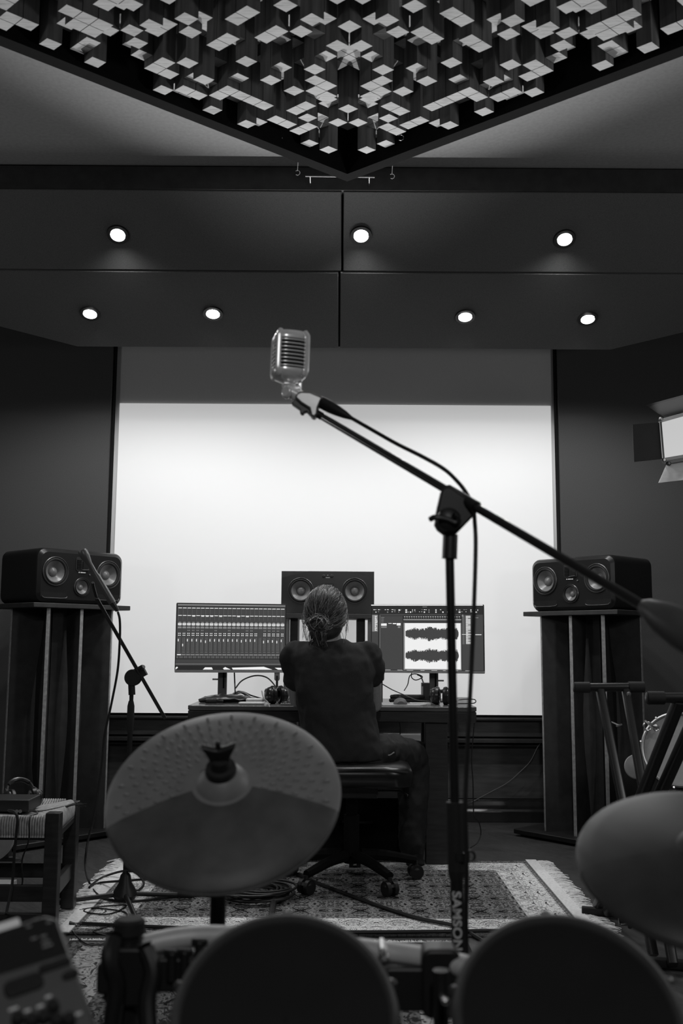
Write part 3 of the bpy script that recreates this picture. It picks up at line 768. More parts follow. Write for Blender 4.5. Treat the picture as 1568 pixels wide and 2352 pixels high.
# hair: cap, combed strands, bun
b = MB(); Rh = None
b.ell(head_c+Vector((0, -.010, .010)), (.090, .104, .112)); b.ell(head_c+Vector((0, -.03, -.045)), (.078, .075, .07))
hb = b.build('hair', 'hair', per)
# remove the face side: sink the cap under the face by a boolean-free trim
hb.modifiers.clear()
me = hb.data
import bmesh as _bm
bm = _bm.new(); bm.from_mesh(me)
hl = head_c-(per.location+Vector((0, 0, 0)))
dels = [v for v in bm.verts if (v.co-hl).y > .045 and (v.co-hl).z < .055]
_bm.ops.delete(bm, geom=dels, context='VERTS'); bm.to_mesh(me); bm.free()
bun = pp(733, 1434, -.115)
b = MB(); rh = random.Random(3)
C0 = head_c+Vector((0, -.010, .010))
RX, RY, RZ = .091, .106, .114
for i in range(1150):
    t = i/1149*2-1; a = t*PI*.68+rh.uniform(-.04, .04)
    if abs(a) < PI/2: p0 = Vector((math.sin(a)*RX, math.cos(a)*.045+rh.uniform(-.01, .02), abs(math.cos(a))**.7*RZ*.9))
    else: p0 = Vector((math.copysign(RX, a), rh.uniform(-.03, .01), math.cos(a)*RZ*.95))
    pe = (bun-C0)+Vector((rh.uniform(-.026, .026), .03, rh.uniform(-.018, .026)))
    pts = []; lift = .995+rh.random()**2*.075; sway = rh.uniform(-.010, .010)
    for k in range(8):
        f = k/7; q = p0.lerp(pe, f)+Vector((sway*math.sin(f*PI), 0, sway*math.sin(f*PI*2)*.5))
        e = math.sqrt((q.x/RX)**2+(q.y/RY)**2+(q.z/RZ)**2)
        s_ = lift/max(e, .25)
        if f > .8: s_ = s_*(1-(f-.8)*4)+(f-.8)*4
        pts.append(C0+q*s_)
    w0 = rh.uniform(.0005, .0013)
    b.tube(pts, lambda t: w0*(1-.3*t), 4, 2, mi=0 if rh.random() < .62 else 1)
for i in range(46):   # loose wisps at the temples and neck
    s = rh.choice((-1, 1)); z0 = rh.uniform(-.085, .08)
    p = C0+Vector((s*.089*math.sqrt(max(.05, 1-(z0/.118)**2)), rh.uniform(-.07, .02), z0))
    b.tube([p, p+Vector((s*rh.uniform(.003, .015), -.005, -.03)), p+Vector((s*rh.uniform(-.004, .014), -.01, -.05-rh.random()*.05))], .0008, 4, 3, mi=1)
b.build('hair_strands', ['hair', 'hair_light'], per)
b = MB(); b.ell(bun, (.040, .028, .032))
for i in range(240):
    # short curls wound in every direction round the knot
    ax_ = Vector((rh.gauss(0, .55), rh.gauss(0, 1), rh.gauss(0, .55))).normalized(); uu, vv, _ = frame(ax_)
    a0 = rh.random()*6.28; ln = rh.uniform(1.2, 3.2); r0 = rh.uniform(.75, 1.12); off = ax_*rh.uniform(-.015, .015)
    pts = []
    for k in range(7):
        q = uu*math.cos(a0+ln*k/6)+vv*math.sin(a0+ln*k/6)+off/.035*.6
        pts.append(bun+Vector((q.x*.041, q.y*.032, q.z*.034))*r0)
    b.tube(pts, rh.uniform(.0010, .0030), 5, 2, mi=0 if rh.random() < .7 else 1)
for i in range(26):
    a = rh.random()*6.28; p = bun+Vector((math.cos(a)*.036, -.01, math.sin(a)*.03)); b.tube([p, p+Vector((math.cos(a)*.014, -.006, math.sin(a)*.012)), p+Vector((math.cos(a+.6)*.026, 0, math.sin(a+.6)*.02))], .0009, 4, 3, mi=1)
for i in range(200):
    p = bun+Vector((rh.uniform(-.036, .020), rh.uniform(-.02, .02), -.018)); b.tube([p, p+Vector((rh.uniform(-.008, .012), -.002, -.028)), p+Vector((rh.uniform(-.014, .020), .004, -.050-.030*rh.random()))], rh.uniform(.0006, .0018), 4, 2, mi=0 if rh.random() < .75 else 1)
b.build('hair_bun', ['hair', 'hair_light'], per)

# ================================================================== OFFICE CHAIR
ch = thing('office_chair', 'black leather swivel chair the person sits on', 'chair', (pp(800, 1800).x, 4.46, 0))
cx, cy = ch.location.x+.015, 4.46
zs = P(845, 1773, 4.22).z
m = MB()
rings = []
for s_, z in ((.86, zs-.085), (1.0, zs-.07), (1.03, zs-.035), (.99, zs-.012), (.86, zs)):
    pr = rrect(.50*s_, .48*s_, .12*s_, 6)
    rings.append([Vector((cx+x, cy+y, z+.014*math.cos(x*9)*(1 if y > -9 else 0)+.018*abs(x)/.25*(z > zs-.05))) for x, y in pr])
m.loft(rings); m.build('seat', 'leather', ch, sharp=60)
m = MB(); m.tube([(cx+x*.5, cy-.243+abs(x)**3*.25, zs-.012+.012*math.sin((x+.2)*5)) for x in [(-.46+i*.092) for i in range(11)]], .005, 6, 3); m.build('piping', 'leather', ch)
m = MB(); m.box((cx, cy, zs-.11), (.22, .24, .05)); m.build('mechanism', 'black_plastic', ch, bevel=.006)
m = MB(); m.tube([(cx+.10, cy-.02, zs-.115), (cx+.2, cy-.03, zs-.115), (cx+.24, cy-.05, zs-.13)], .005, 8); m.build('lever', 'black_metal', ch)
m = MB(); m.cyl((cx, cy, .10), (cx, cy, zs-.12), .025); m.cyl((cx, cy, .08), (cx, cy, .28), .034); m.build('gas_column', 'matt_black', ch)
for k in range(5):
    a = R_(-58+72*k); d = Vector((math.cos(a), math.sin(a), 0)); e = Vector((cx, cy, 0))+d*.29
    m = MB(); m.tube([Vector((cx, cy, .115))+d*.02, Vector((cx, cy, .105))+d*.15, e+Vector((0, 0, .078))], lambda t: .026-.008*t, 8); l = m.build('base_arm', 'matt_black', ch)
    m = MB(); w = Vector((-d.y, d.x, 0))
    for s in (-1, 1): m.cyl(e+w*s*.008+Vector((0, 0, .03)), e+w*s*.026+Vector((0, 0, .03)), .03, n=20)
    m.cyl(e+Vector((0, 0, .03)), e+Vector((0, 0, .075)), .01); m.lathe([(.026, .05), (.03, .04)], e, n=16); m.build('caster', 'black_plastic', ch)

ch.location.z = .009
# ================================================================== THINGS ON THE DESK
def headphones(loc, rz, label, lying=0, name='headphones', tilt=0, s=1.0, group=None, R=.085, arch=1.0):
    t = thing(name, label, 'headphones', group=group)
    m = MB()
    arc = torus_pts((0, 0, 0), R*s, (1, 0, 0), (0, 0, arch), 0, PI, 16)
    m.tube(arc, .006*s, 8, 2); m.build('headband', 'black_plastic', t)
    m = MB(); m.tube([p*1.0+Vector((0, 0, -.003)) for p in arc[3:-3]], .010*s, 8, 2); m.build('headband_pad', 'leather', t)
    for sx in (-1, 1):
        m = MB(); o_ = (sx*R*s, 0, -.045*s); ax = (sx, 0, 0)
        m.lathe([(.001, .026), (.026, .024), (.036, .016), (.040, .006), (.040, 0)], o_, ax, 28, cap=False); m.lathe([(.030, .0258), (.032, .0252), (.030, .024)], o_, ax, 28, cap=False)
        e = m.build('ear_cup', 'gloss_black', t)
        m = MB(); m.lathe([(.042, 0), (.046, -.006), (.044, -.018), (.034, -.022), (.022, -.018), (.020, -.004)], o_, ax, 28, cap=False); m.build('ear_cushion', 'leather', e)
        m = MB(); m.tube([(sx*(R+.003)*s, 0, .01), (sx*(R+.009)*s, .022, -.02), (sx*(R+.013)*s, .026, -.045)], .004, 6); m.tube([(sx*(R+.003)*s, 0, .01), (sx*(R+.009)*s, -.022, -.02), (sx*(R+.013)*s, -.026, -.045)], .004, 6); m.build('yoke', 'satinring', t)
    t.location = loc; t.rotation_euler = (tilt, lying, rz)
    return t
def dz(px, py, Y): # point on the desktop below this pixel column
    v = P(px, py, Y); return Vector((v.x, Y, zd))
p = dz(640, 1600, 4.93); headphones((p.x-.03, 5.0, zd+.050), R_(24), 'black headphones folded on the desk left of the person\'s arm', tilt=R_(-80), R=.030, arch=2.3)
p = dz(1020, 1600, 4.93); headphones((p.x, 5.0, zd+.050), R_(-14), 'black headphones lying on the desk behind the big microphone stand', tilt=R_(-80), R=.030, arch=2.3)
# folded black pouch
m = MB(); a = dz(458, 1600, 5.0); c = dz(600, 1600, 5.0); W = c.x-a.x
rg = []
for k in range(13):
    f = k/12; h = .045*math.sin(PI*min(1, max(.06, f*.93+.05)))**.5*(1-.25*f); w = .075*(.5+.5*math.sin(PI*min(1, f+.1)))
    x = a.x+W*f; rg.append([Vector((x, 5.03+math.cos(t_)*w, zd+.001+max(0, h*(.5+.5*math.sin(t_))+.004*math.sin(f*31+t_*3)*(math.sin(t_) > 0)))) for t_ in [2*PI*j/14 for j in range(14)]])
m.loft(rg); pch = m.build('folded_pouch', 'leather'); tag(pch, 'soft black pouch folded on the left end of the desk', 'pouch')
m = MB(); q = dz(482, 1610, 4.88)
m.cyl(q+Vector((-.02, 0, .016)), q+Vector((.03, .01, .016)), .013, n=14); m.cyl(q+Vector((-.022, 0, .016)), q+Vector((-.0205, 0, .016)), .010, n=14); m.cyl(q+Vector((.03, .01, .016)), q+Vector((.06, .02, .012)), .009, n=12)
tag(m.build('jack_adapter', 'gloss_black'), 'small black round connector in front of the pouch', 'adapter')
m = MB(); q = dz(578, 1610, 4.86); m.prism(rrect(.125, .055, .02), q+Vector((0, 0, .001)), (1, .05, 0), (0, 1, 0), (0, 0, .012)); ph = m.build('charging_case', 'white', bevel=.004); tag(ph, 'white flat rounded case on the desk beside the left headphones, lower of two', 'case')
m = MB(); q = dz(585, 1606, 4.95); m.prism(rrect(.085, .05, .015), q+Vector((0, 0, .001)), (1, .05, 0), (0, 1, 0), (0, 0, .025)); tag(m.build('earphone_case', 'white', bevel=.006), 'white rounded box behind the flat white case', 'case')
m = MB(); q = dz(661, 1610, 4.87); m.box(q+Vector((0, 0, .006)), (.064, .12, .010)); t = thing('small_keypad', 'small dark keypad with pale keys by the person\'s left elbow', 'keypad', q)
m.build('case', 'bezel', t, bevel=.002)
m = MB()
for i in range(5):
    for j in range(8): m.box(q+Vector((-.024+i*.012, -.05+j*.014, .0125)), (.009, .010, .004), mi=1 if (i*j) % 4 == 1 else 0)
m.build('keys', ['black_plastic', 'white'], t)
# keyboard under the hands
q = dz(775, 1605, 5.02); t = thing('keyboard', 'low computer keyboard under the person\'s hands', 'keyboard', q)
m = MB(); m.box(q+Vector((0, 0, .008)), (.28, .12, .014)); m.build('case', 'black_plastic', t, bevel=.002)
m = MB()
for i in range(14):
    for j in range(5): m.box(q+Vector((-.126+i*.0194, -.046+j*.023, .0165)), (.016, .019, .004))
tag(m.build('keys', 'bezel_dark', t), None)
# mouse pad, mouse
m = MB(); a = dz(880, 1620, 4.83); b_ = dz(962, 1620, 4.83); m.prism([(0, 0), (b_.x-a.x, 0), (b_.x-a.x+.045, .09), (b_.x-a.x+.045, .22), (-.02, .22)], a+Vector((0, 0, .0003)), (1, 0, 0), (0, 1, 0), (0, 0, .003)); tag(m.build('mouse_pad', 'darkpad'), 'pale mouse pad on the desk right of the person', 'mouse pad')
q = dz(919, 1612, 4.92); t = thing('computer_mouse', 'grey computer mouse on the pale pad', 'mouse', q)
m = MB(); rg = []
for k in range(11):
    f = k/10; w = .034*math.sin(PI*(.10+.8*f))**.5; h = .030*math.sin(PI*(.12+.76*f))**.7
    rg.append([q+Vector((math.cos(t_)*w, -.05+.1*f, .005+max(0, math.sin(t_))*h)) for t_ in [2*PI*j/18 for j in range(18)]])
m.loft(rg); m.build('shell', 'bezel_dark', t, sharp=60)
m = MB(); m.cyl(q+Vector((-.004, .03, .034)), q+Vector((.004, .03, .034)), .009, n=14); m.build('wheel', 'rubber', t)
m = MB(); q2 = q+Vector((0, .05, .012)); m.tube([q2, q2+Vector((.02, .05, -.006)), q2+Vector((.07, .03, -.008)), q2+Vector((.14, .05, -.008))], .0016, 6); m.build('cable', 'cable', t)
# thing: coiled black strap, box
m = MB(); q = dz(935, 1600, 5.1)
for k, (zz, ww) in enumerate(((.012, .085), (.030, .080))):
    m.tube([q+Vector((-ww, 0, zz)), q+Vector((-ww*.6, -.03, zz+.004)), q+Vector((ww*.6, -.028, zz)), q+Vector((ww, 0, zz+.002)), q+Vector((ww*.5, .03, zz)), q+Vector((-ww*.6, .028, zz)), q+Vector((-ww, .0, zz))], .010, 8, 4)
tag(m.build('rolled_strap', 'leather'), 'flat roll of thick black strap behind the mouse', 'strap')
t = thing('charger_box', 'small upright black box beside the right monitor stand', 'charger', dz(978, 1600, 5.12))
q = dz(977, 1600, 5.12); zt2 = P(977, 1568, 5.12).z
m = MB(); m.box((q.x, 5.12, (zd+zt2)/2), (.042, .05, zt2-zd)); m.build('body', 'black_plastic', t, bevel=.003)
m = MB(); m.box((q.x-.019, 5.09, zd+.055), (.008, .004, .055)); m.build('clip', 'bezel', t)
m = MB(); q = dz(955, 1612, 4.98); m.box(q+Vector((.02, 0, .004)), (.10, .06, .007)); tag(m.build('white_card', 'white'), 'thin white slab lying right of the mouse', 'card')
m = MB(); q = dz(1048, 1600, 5.05); m.prism([(0, 0), (.07, .01), (.06, .07), (.01, .06)], q+Vector((0, 0, .001)), (1, 0, 0), (0, 1, 0), (0, .005, .03)); tag(m.build('crumpled_paper', 'paper'), 'crumpled pale paper at right end of the desk', 'paper')
# cables on and above the desk
g0 = PZ(1220, 1980); g1 = PZ(300, 1975); f1 = PZ(700, 2152)
rugA = (g1.x-.0, g0.x+.012, f1.y, (g0.y+g1.y)/2)
k0 = PZ(240, 2166); xR = PZ(1075, 2175).x; xL = PZ(165, 2160).x
def on_rug(x, y): return (rugA[0]-.1 < x < rugA[1]+.1 and rugA[2]-.01 < y < rugA[3]+.01) or (xL-.01 < x < xR+.01 and y < k0.y+.02)
def cable(name, pts, r, label, m_='cable', parent=None, cat='cable', k=8, n=6):
    q_ = []
    for p_ in pts:
        p_ = Vector(p_)
        if p_.z < .03: p_.z = r+(.010 if on_rug(p_.x, p_.y) else 0)
        q_.append(p_)
    b = MB(); b.tube(q_, r, n, k); o = b.build(name, m_, parent)
    if parent is None: tag(o, label, cat)
    return o
def D(px, py, Y): return P(px, py, Y)
t = thing('cable_bundle', 'tangle of black cables on the desk behind the white cases', 'cables', dz(560, 1600, 5.2)); rc = random.Random(4)
for i in range(7):
    y = 5.12+.03*i; z0 = zd+.006; xa = P(521+rc.random()*8, 1600, y).x; xb = P(590+rc.random()*25, 1600, y).x
    cable('cable', [(xa, y, z0+.01*rc.random()), ((xa*2+xb)/3, y+.02, z0+.02+.02*rc.random()), ((xa+2*xb)/3, y-.02, z0+.022*rc.random()), (xb, y, z0)], .0035, '', 'cable' if i % 3 else 'white', t)
cable('arched_cable', [D(539, 1583, 5.15), D(556, 1563, 5.18), D(585, 1552, 5.2), D(612, 1556, 5.2), D(631, 1575, 5.15), D(636, 1590, 5.1)], .0036, 'black cable arching over the desk under the left monitor')
cable('monitor_cable', [D(538, 1545, 5.26), D(539, 1570, 5.26), D(540, 1592, 5.2)], .0035, 'black cable dropping straight from the left monitor to the desk')
cable('monitor_cable', [D(945, 1545, 5.2), D(945, 1556, 5.2), D(955, 1562, 5.2), D(970, 1555, 5.2), D(955, 1548, 5.2), D(941, 1552, 5.2), D(936, 1572, 5.2), D(928, 1586, 5.15)], .0025, 'thin black cable looping under the right monitor')
cable('plug_cable', [D(958, 1550, 5.2), D(966, 1554, 5.2), D(972, 1568, 5.14)], .0035, 'short black cable from the right monitor down to the charger box')
cable('headphone_cable', [D(876, 1570, 5.1), D(900, 1584, 5.08), D(930, 1597, 5.02), D(958, 1608, 4.98), D(990, 1611, 4.96)], .0028, 'black cable crossing from the person\'s arm over the mouse')
cable('headphone_cable', [D(1052, 1608, 4.93), D(1070, 1606, 4.92), D(1090, 1607, 4.95), D(1088, 1615, 4.88), D(1052, 1616, 4.86)], .0025, 'black cable looping at the right end of the desk')
cable('pale_cable', [D(601, 1587, 4.92), D(605, 1603, 4.86), D(615, 1613, 4.82), D(619, 1624, 4.77)], .003, 'pale thin cable hanging over the desk edge from the left headphones', 'bezel')
for px in (636, 876):
    m = MB(); c = P(px, 1552, 5.22); m.prism(rrect(.028, .055, .012), c, (1, 0, 0), (0, 0, 1), (0, .008, 0)); m.cyl(c+Vector((0, -.002, -.018)), c+Vector((0, 0, -.018)), .005, n=10, mi=1)
    m.cyl(c+Vector((0, .004, 0)), Vector((c.x+(.0), 5.224, zd)), .006, mi=1)
    tag(m.build('bracket', ['bezel' if px > 700 else 'chrome', 'black_plastic']), 'small metal bracket under the %s monitor by the person\'s arm' % ('left' if px < 700 else 'right'), 'bracket')
# ================================================================== BEHIND / UNDER THE DESK
a = P(880, 1686, 5.93); b_ = P(1003, 1806, 5.93); t = thing('socket_box', 'pale wooden wall box with black sockets seen under the desk', 'socket box', ((a.x+b_.x)/2, 5.93, b_.z))
zsp = P(930, 1707, 5.93).z; xm = P(925, 1750, 5.93).x
m = MB(); m.box(((a.x+b_.x)/2, 5.965, (a.z+zsp)/2), (b_.x-a.x, .07, a.z-zsp)); m.build('upper_board', 'palewood', t, bevel=.003)
m = MB(); m.box(((xm+b_.x)/2, 5.97, (zsp-.004+b_.z)/2), (b_.x-xm, .06, zsp-.004-b_.z)); m.build('lower_board', 'palewood', t, bevel=.003)
for px, py, w in ((969, 1732, .024), (950, 1732, .018), (978, 1745, .018), (957, 1757, .022)):
    c = P(px, py, 5.935); m = MB(); m.prism(rrect(w, .032, .004), c, (1, 0, 0), (0, 0, 1), (0, .008, 0)); m.build('socket', 'black_plastic', t)
c = P(889, 1692, 5.925); m = MB(); m.lathe([(.009, 0), (.008, .008), (.004, .01)], c+Vector((0, .005, 0)), (0, -1, 0), 16); m.build('knob', 'satin', t)
m = MB(); a = P(842, 1692, 5.9); m.prism([(0, 0), (.10, 0), (.10, .035), (.06, .035), (.045, .06), (.02, .06), (.01, .03), (0, .03)], a+Vector((0, 0, -.025)), (1, 0, 0), (0, 0, 1), (0, .10, 0)); tag(m.build('power_supply', 'black_plastic', bevel=.004), 'black power unit on the ledge left of the pale socket box', 'power supply')
cable('hanging_cable', [D(917, 1655, 5.5), D(919, 1672, 5.6), D(918, 1690, 5.7), D(916, 1700, 5.85)], .003, 'thin black cable hanging down in front of the pale socket box')
cable('wall_cable', [P(1252, 1693, 5.95), P(1235, 1715, 5.95), P(1218, 1748, 5.95), P(1195, 1772, 5.95), P(1165, 1798, 5.95), P(1125, 1820, 5.95), P(1082, 1843, 5.95)], .0028, 'thin cable sagging across the wood panel right of the desk', 'bezel_dark')
cable('desk_cable', [D(1089, 1660, 4.95), D(1083, 1740, 4.95), D(1086, 1800, 4.95), D(1088, 1870, 4.97), D(1100, 1890, 5.0), D(1104, 1915, 5.02), D(1096, 1935, 5.0), D(1080, 1947, 4.98)], .0028, 'thin black cable hanging from the right end of the desk')
m = MB()
for i in range(5):
    y = 5.45+.05*i; x0 = P(935, 1900, y).x; x1 = P(1000, 1900, y).x
    m.tube([(x0, y, .008), (x0+.05, y+.03*math.sin(i), .012), (x0+.09, y-.05, .008), (x0+.02*i, y-.1, .01), (x1+.05, y-.02, .008)], .006, 6, 5)
tag(m.build('floor_cables', 'cable'), 'loops of black cable on the floor under the desk', 'cables')

x0_ = P(700, 1900, 5.15).x; x1_ = P(938, 1900, 5.15).x; zt_b = P(850, 1834, 5.0).z
t = thing('shade_box', 'low black box added as the shade under the desk behind the chair', 'added shade box', ((x0_+x1_)/2, 5.2, 0))  # black box added to stand in for the shade under the desk
m = MB(); m.box(((x0_+x1_)/2, 5.22, zt_b/2+.008), (x1_-x0_, .42, zt_b-.016)); m.build('body', 'matt_black', t, bevel=.006)
for sx in (x0_+.05, x1_-.05):
    for sy in (5.06, 5.38): m = MB(); m.cyl((sx, sy, 0), (sx, sy, .018), .018, n=12); m.build('foot', 'rubber', t)
m = MB(); m.tube([((x0_+x1_)/2-.07, 5.008, zt_b*.6), ((x0_+x1_)/2-.06, 4.985, zt_b*.6), ((x0_+x1_)/2+.06, 4.985, zt_b*.6), ((x0_+x1_)/2+.07, 5.008, zt_b*.6)], .007, 8, 4); m.build('handle', 'rubber', t)

# ================================================================== RUGS
def rug(name, x0, x1, y0, y1, mt, label, fr):
    c = Vector(((x0+x1)/2, (y0+y1)/2, 0)); t = thing(name, label, 'rug', c)
    m = MB(); N = 26
    vs = []; nx, ny = N, N
    for j in range(ny+1):
        for i in range(nx+1):
            x = x0+(x1-x0)*i/nx; y = y0+(y1-y0)*j/ny; vs.append((x+.004*math.sin(y*6), y+.004*math.sin(x*5), .008+.0015*mnoise.noise(Vector((x*3, y*3, 0)))))
    fs = [(j*(nx+1)+i, j*(nx+1)+i+1, (j+1)*(nx+1)+i+1, (j+1)*(nx+1)+i) for j in range(ny) for i in range(nx)]
    m.add(vs, fs)
    o = m.build('woven_field', mt, t); s_ = o.modifiers.new('thick', 'SOLIDIFY'); s_.thickness = .007; s_.offset = -1
    m = MB(); rr = random.Random(9)
    def tuft(px_, py_, dx, dy, L):
        w = .0009+rr.random()*.0013; a = .9*mnoise.noise(Vector((px_*22, py_*22, 3)))+rr.uniform(-.3, .3); l = L*rr.uniform(.35, 1.1)*(1+.25*mnoise.noise(Vector((px_*18, py_*18, 0))))
        vx = dx*math.cos(a)-dy*math.sin(a); vy = dx*math.sin(a)+dy*math.cos(a)
        q = [Vector((px_, py_, .007)), Vector((px_+(dx+vx)*l*.35, py_+(dy+vy)*l*.35, .006+rr.random()*.006)), Vector((px_+dx*l*.4+vx*l*.6, py_+dy*l*.4+vy*l*.6, .003))]
        m.tube(q, w, 4, 2)
    for side in fr:
        n = int(((y1-y0) if side in 'LR' else (x1-x0))/.0019)
        for k in range(n):
            f = k/n
            if side == 'L': tuft(x0, y0+(y1-y0)*f, -1, 0, fr[side])
            if side == 'R': tuft(x1, y0+(y1-y0)*f, 1, 0, fr[side])
            if side == 'T': tuft(x0+(x1-x0)*f, y1, 0, 1, fr[side])
    tag(m.build('fringe', 'fringe', t), kind='stuff')
    if 'L' in fr:
        for x in (x0-.001, x1+.001):
            m = MB(); s = 1 if x > 0 else -1
            m.box((x-s*.018, (y0+y1)/2, .0105), (.05, y1-y0, .004)); m.build('selvedge', 'fringe', t)
    return t
g0 = PZ(1220, 1980); g1 = PZ(300, 1975); f0 = PZ(1305, 2120); f1 = PZ(700, 2152)
rugA = (g1.x-.0, g0.x+.012, f1.y, (g0.y+g1.y)/2)
M['rugA'] = rugmat('rug_a', (rugA[1]-rugA[0])/2, (rugA[3]-rugA[2])/2, .09, .85, 1.0)
rug('patterned_rug', rugA[0], rugA[1], rugA[2], rugA[3], 'rugA', 'long patterned rug with thick white fringes lying under the desk front and chair', {'L': .085, 'R': .085})
k0 = PZ(240, 2166); xR = PZ(1075, 2175).x; xL = PZ(165, 2160).x
M['rugB'] = rugmat('rug_b', (xR-xL)/2, (k0.y-1.5)/2, .06, .40, 1.7)
rug('patterned_rug', xL, xR, 1.5, k0.y, 'rugB', 'second patterned rug with short fringe, nearest the camera under the drum pads', {'T': .022})

# ================================================================== BIG MICROPHONE, STAND AND CABLE
ms = thing('microphone_stand', 'black boom microphone stand with lettering on its lower tube, in front of the right monitor', 'microphone stand', P(1065, 2200, 1.78)*Vector((1, 1, 0)) if False else (P(1060, 2200, 1.78).x, 1.78, 0))
YS = 1.78
tp = P(1032, 1262, YS); j1 = P(1044, 1842, YS); j2 = P(1052, 2185, YS); dirp = (j2-j1).normalized(); bt = j1+dirp*((j1.z-.03)/-dirp.z)
m = MB(); m.cyl(tp, j1+dirp*.02, .0080, n=20); m.build('upper_tube', 'black_metal', ms)
m = MB(); m.cyl(j1, j1+dirp*.115, .0150, .0150, n=20); m.cyl(j1+dirp*.115, j1+dirp*.13, .0150, .0118, n=20); m.build('grip_sleeve', 'rubber', ms)
m = MB(); m.cyl(j1+dirp*.12, bt, .0115, n=24); m.build('lower_tube', 'black_metal', ms)
m = MB(); m.lathe([(.012, .03), (.02, .028), (.03, .015), (.115, .010), (.125, .004), (.125, 0)], (bt.x, bt.y, .009), n=40); m.build('base', 'black_metal', ms)
m = MB(); c = P(1034, 1228, YS); c2 = P(1032, 1282, YS); m.cyl(c, c2, .0135, n=20); m.cyl(c2, c2+(c2-c)*.02, .0142, n=20); m.build('collar', 'satin_black', ms)
# clutch
Yc = YS-.005
poly = [(1013, 1128), (1022, 1119), (1034, 1117), (1095, 1158), (1096, 1166), (1086, 1187), (1050, 1224), (1040, 1229), (1022, 1228), (1006, 1216), (999, 1204), (1003, 1172)]
m = MB(); vs = [P(x, y, Yc-.014) for x, y in poly]; m.add(vs+[v+Vector((0, .028, 0)) for v in vs], [tuple(range(12)), tuple(range(23, 11, -1))]+[(i, 12+i, 12+(i+1) % 12, (i+1) % 12) for i in range(12)])
m.build('clutch', 'black_plastic', ms, bevel=.004, seg=3)
c = P(1030, 1195, Yc-.014); m = MB(); m.lathe([(.001, .016), (.012, .015), (.020, .010), (.023, 0)], c, (0, -1, 0), 28)
m.tube([P(1040, 1180, Yc-.034), P(1052, 1190, Yc-.034), P(1046, 1200, Yc-.032), P(1025, 1192, Yc-.032), P(1000, 1188, Yc-.032), P(987, 1193, Yc-.026)], .005, 8, 4)
m.build('wing_knob', 'black_plastic', ms)
# boom
b0 = P(733, 953, 2.10); bm_ = P(1060, 1146, YS); bd = bm_-b0
best = None
for k_ in range(400):          # follow the straight tube through the clutch to the counterweight
    q_ = b0+bd*(1+k_*.005); v_ = CAMR.transposed() @ (q_-Vector((0, 0, CAMZ)))
    if 784+v_.x/-v_.z*FPX > 1483: break
b1 = q_
m = MB(); m.cyl(b0, b1, .0076, n=20); m.build('boom_tube', 'black_gloss_metal', ms)
ax = (b1-b0).normalized(); cc = bm_; m = MB(); m.cyl(cc-ax*.04, cc+ax*.04, .0118, n=20); m.build('boom_clamp', 'black_plastic', ms)
m = MB(); m.lathe([(.009, -.01), (.015, .0), (.025, .03), (.031, .07), (.031, .12), (.024, .16), (.010, .18)], b1, ax, 28); m.build('counterweight', 'weight_rubber', ms)
# lettering on the lower tube
cu = bpy.data.curves.new('txt', 'FONT'); cu.body = 'SAMSON'; cu.size = 1; cu.offset = .03; cu.space_character = 1.05
to = bpy.data.objects.new('txt', cu); COL.objects.link(to); dg = bpy.context.evaluated_depsgraph_get(); me = bpy.data.meshes.new_from_object(to.evaluated_get(dg))
bt_ = _bm.new(); bt_.from_mesh(me)
for k_ in range(-4, 24):
    _bm.ops.bisect_plane(bt_, geom=bt_.verts[:]+bt_.edges[:]+bt_.faces[:], plane_co=(0, k_*.045, 0), plane_no=(0, 1, 0))
bt_.to_mesh(me); bt_.free()
tv = [v.co.copy() for v in me.vertices]; tf = [tuple(p.vertices) for p in me.polygons]
bpy.data.objects.remove(to); bpy.data.curves.remove(cu); bpy.data.meshes.remove(me)
xa, xb = min(v.x for v in tv), max(v.x for v in tv); ya, yb = min(v.y for v in tv), max(v.y for v in tv)
pa = P(1049, 2044, YS); pb = P(1052, 2178, YS); Lt = (pb-pa).length
ctr = j1+dirp*((j1.z-pa.z)/-dirp.z); aw = .0165
mb = MB(); vs = []
side = Vector((1, 0, 0))
for v in tv:
    s_ = (v.x-xa)/(xb-xa)*Lt; h = (v.y-ya)/(yb-ya)*aw; ang = (-.0100+h)/.0118   # arc position round the tube, 0 = towards the camera
    ang -= .0
    vs.append(ctr+dirp*s_+Vector((math.sin(ang), -math.cos(ang), 0))*.0120)
mb.add(vs, tf); mb.build('lettering', 'label_white', ms, sharp=180)
# vintage microphone head
Ym = 2.10
mic = thing('microphone', 'vintage chrome ribbed microphone on the end of the big boom', 'microphone', P(664, 905, Ym))
top = P(668, 763, Ym); bot = P(663, 880, Ym); axm = (top-bot).normalized(); Hm = (top-bot).length
def sec(r, ph, n=48, p=3.2):
    out = []
    for i in range(n):
        a = 2*PI*i/n; ca, sa = math.cos(a), math.sin(a)
        out.append((abs(ca)**(2/p)*math.copysign(r, ca), abs(sa)**(2/p)*math.copysign(r, sa)))
    return [(x*math.cos(ph)-y*math.sin(ph), x*math.sin(ph)+y*math.cos(ph)) for x, y in out]
PH = R_(14)
um, vm, _ = frame(axm); um = Vector((1, 0, 0)); um = (um-axm*um.dot(axm)).normalized(); vm = axm.cross(um)
def mring(r, h, yoff=0): return [bot+axm*(h*Hm)+um*x+vm*y*1.0 for x, y in sec(r, PH)]
RM = .0378
m = MB(); m.loft([mring(RM*.86, .15), mring(RM*.86, .86)]); m.build('grille_cloth', 'matt_black', mic)
m = MB(); m.loft([mring(RM*.98, .80), mring(RM, .835), mring(RM*.985, .87), mring(RM*.93, .92), mring(RM*.80, .965), mring(RM*.55, .99), mring(RM*.2, 1.0)]); m.build('top_cap', 'mic_chrome', mic, sharp=60)
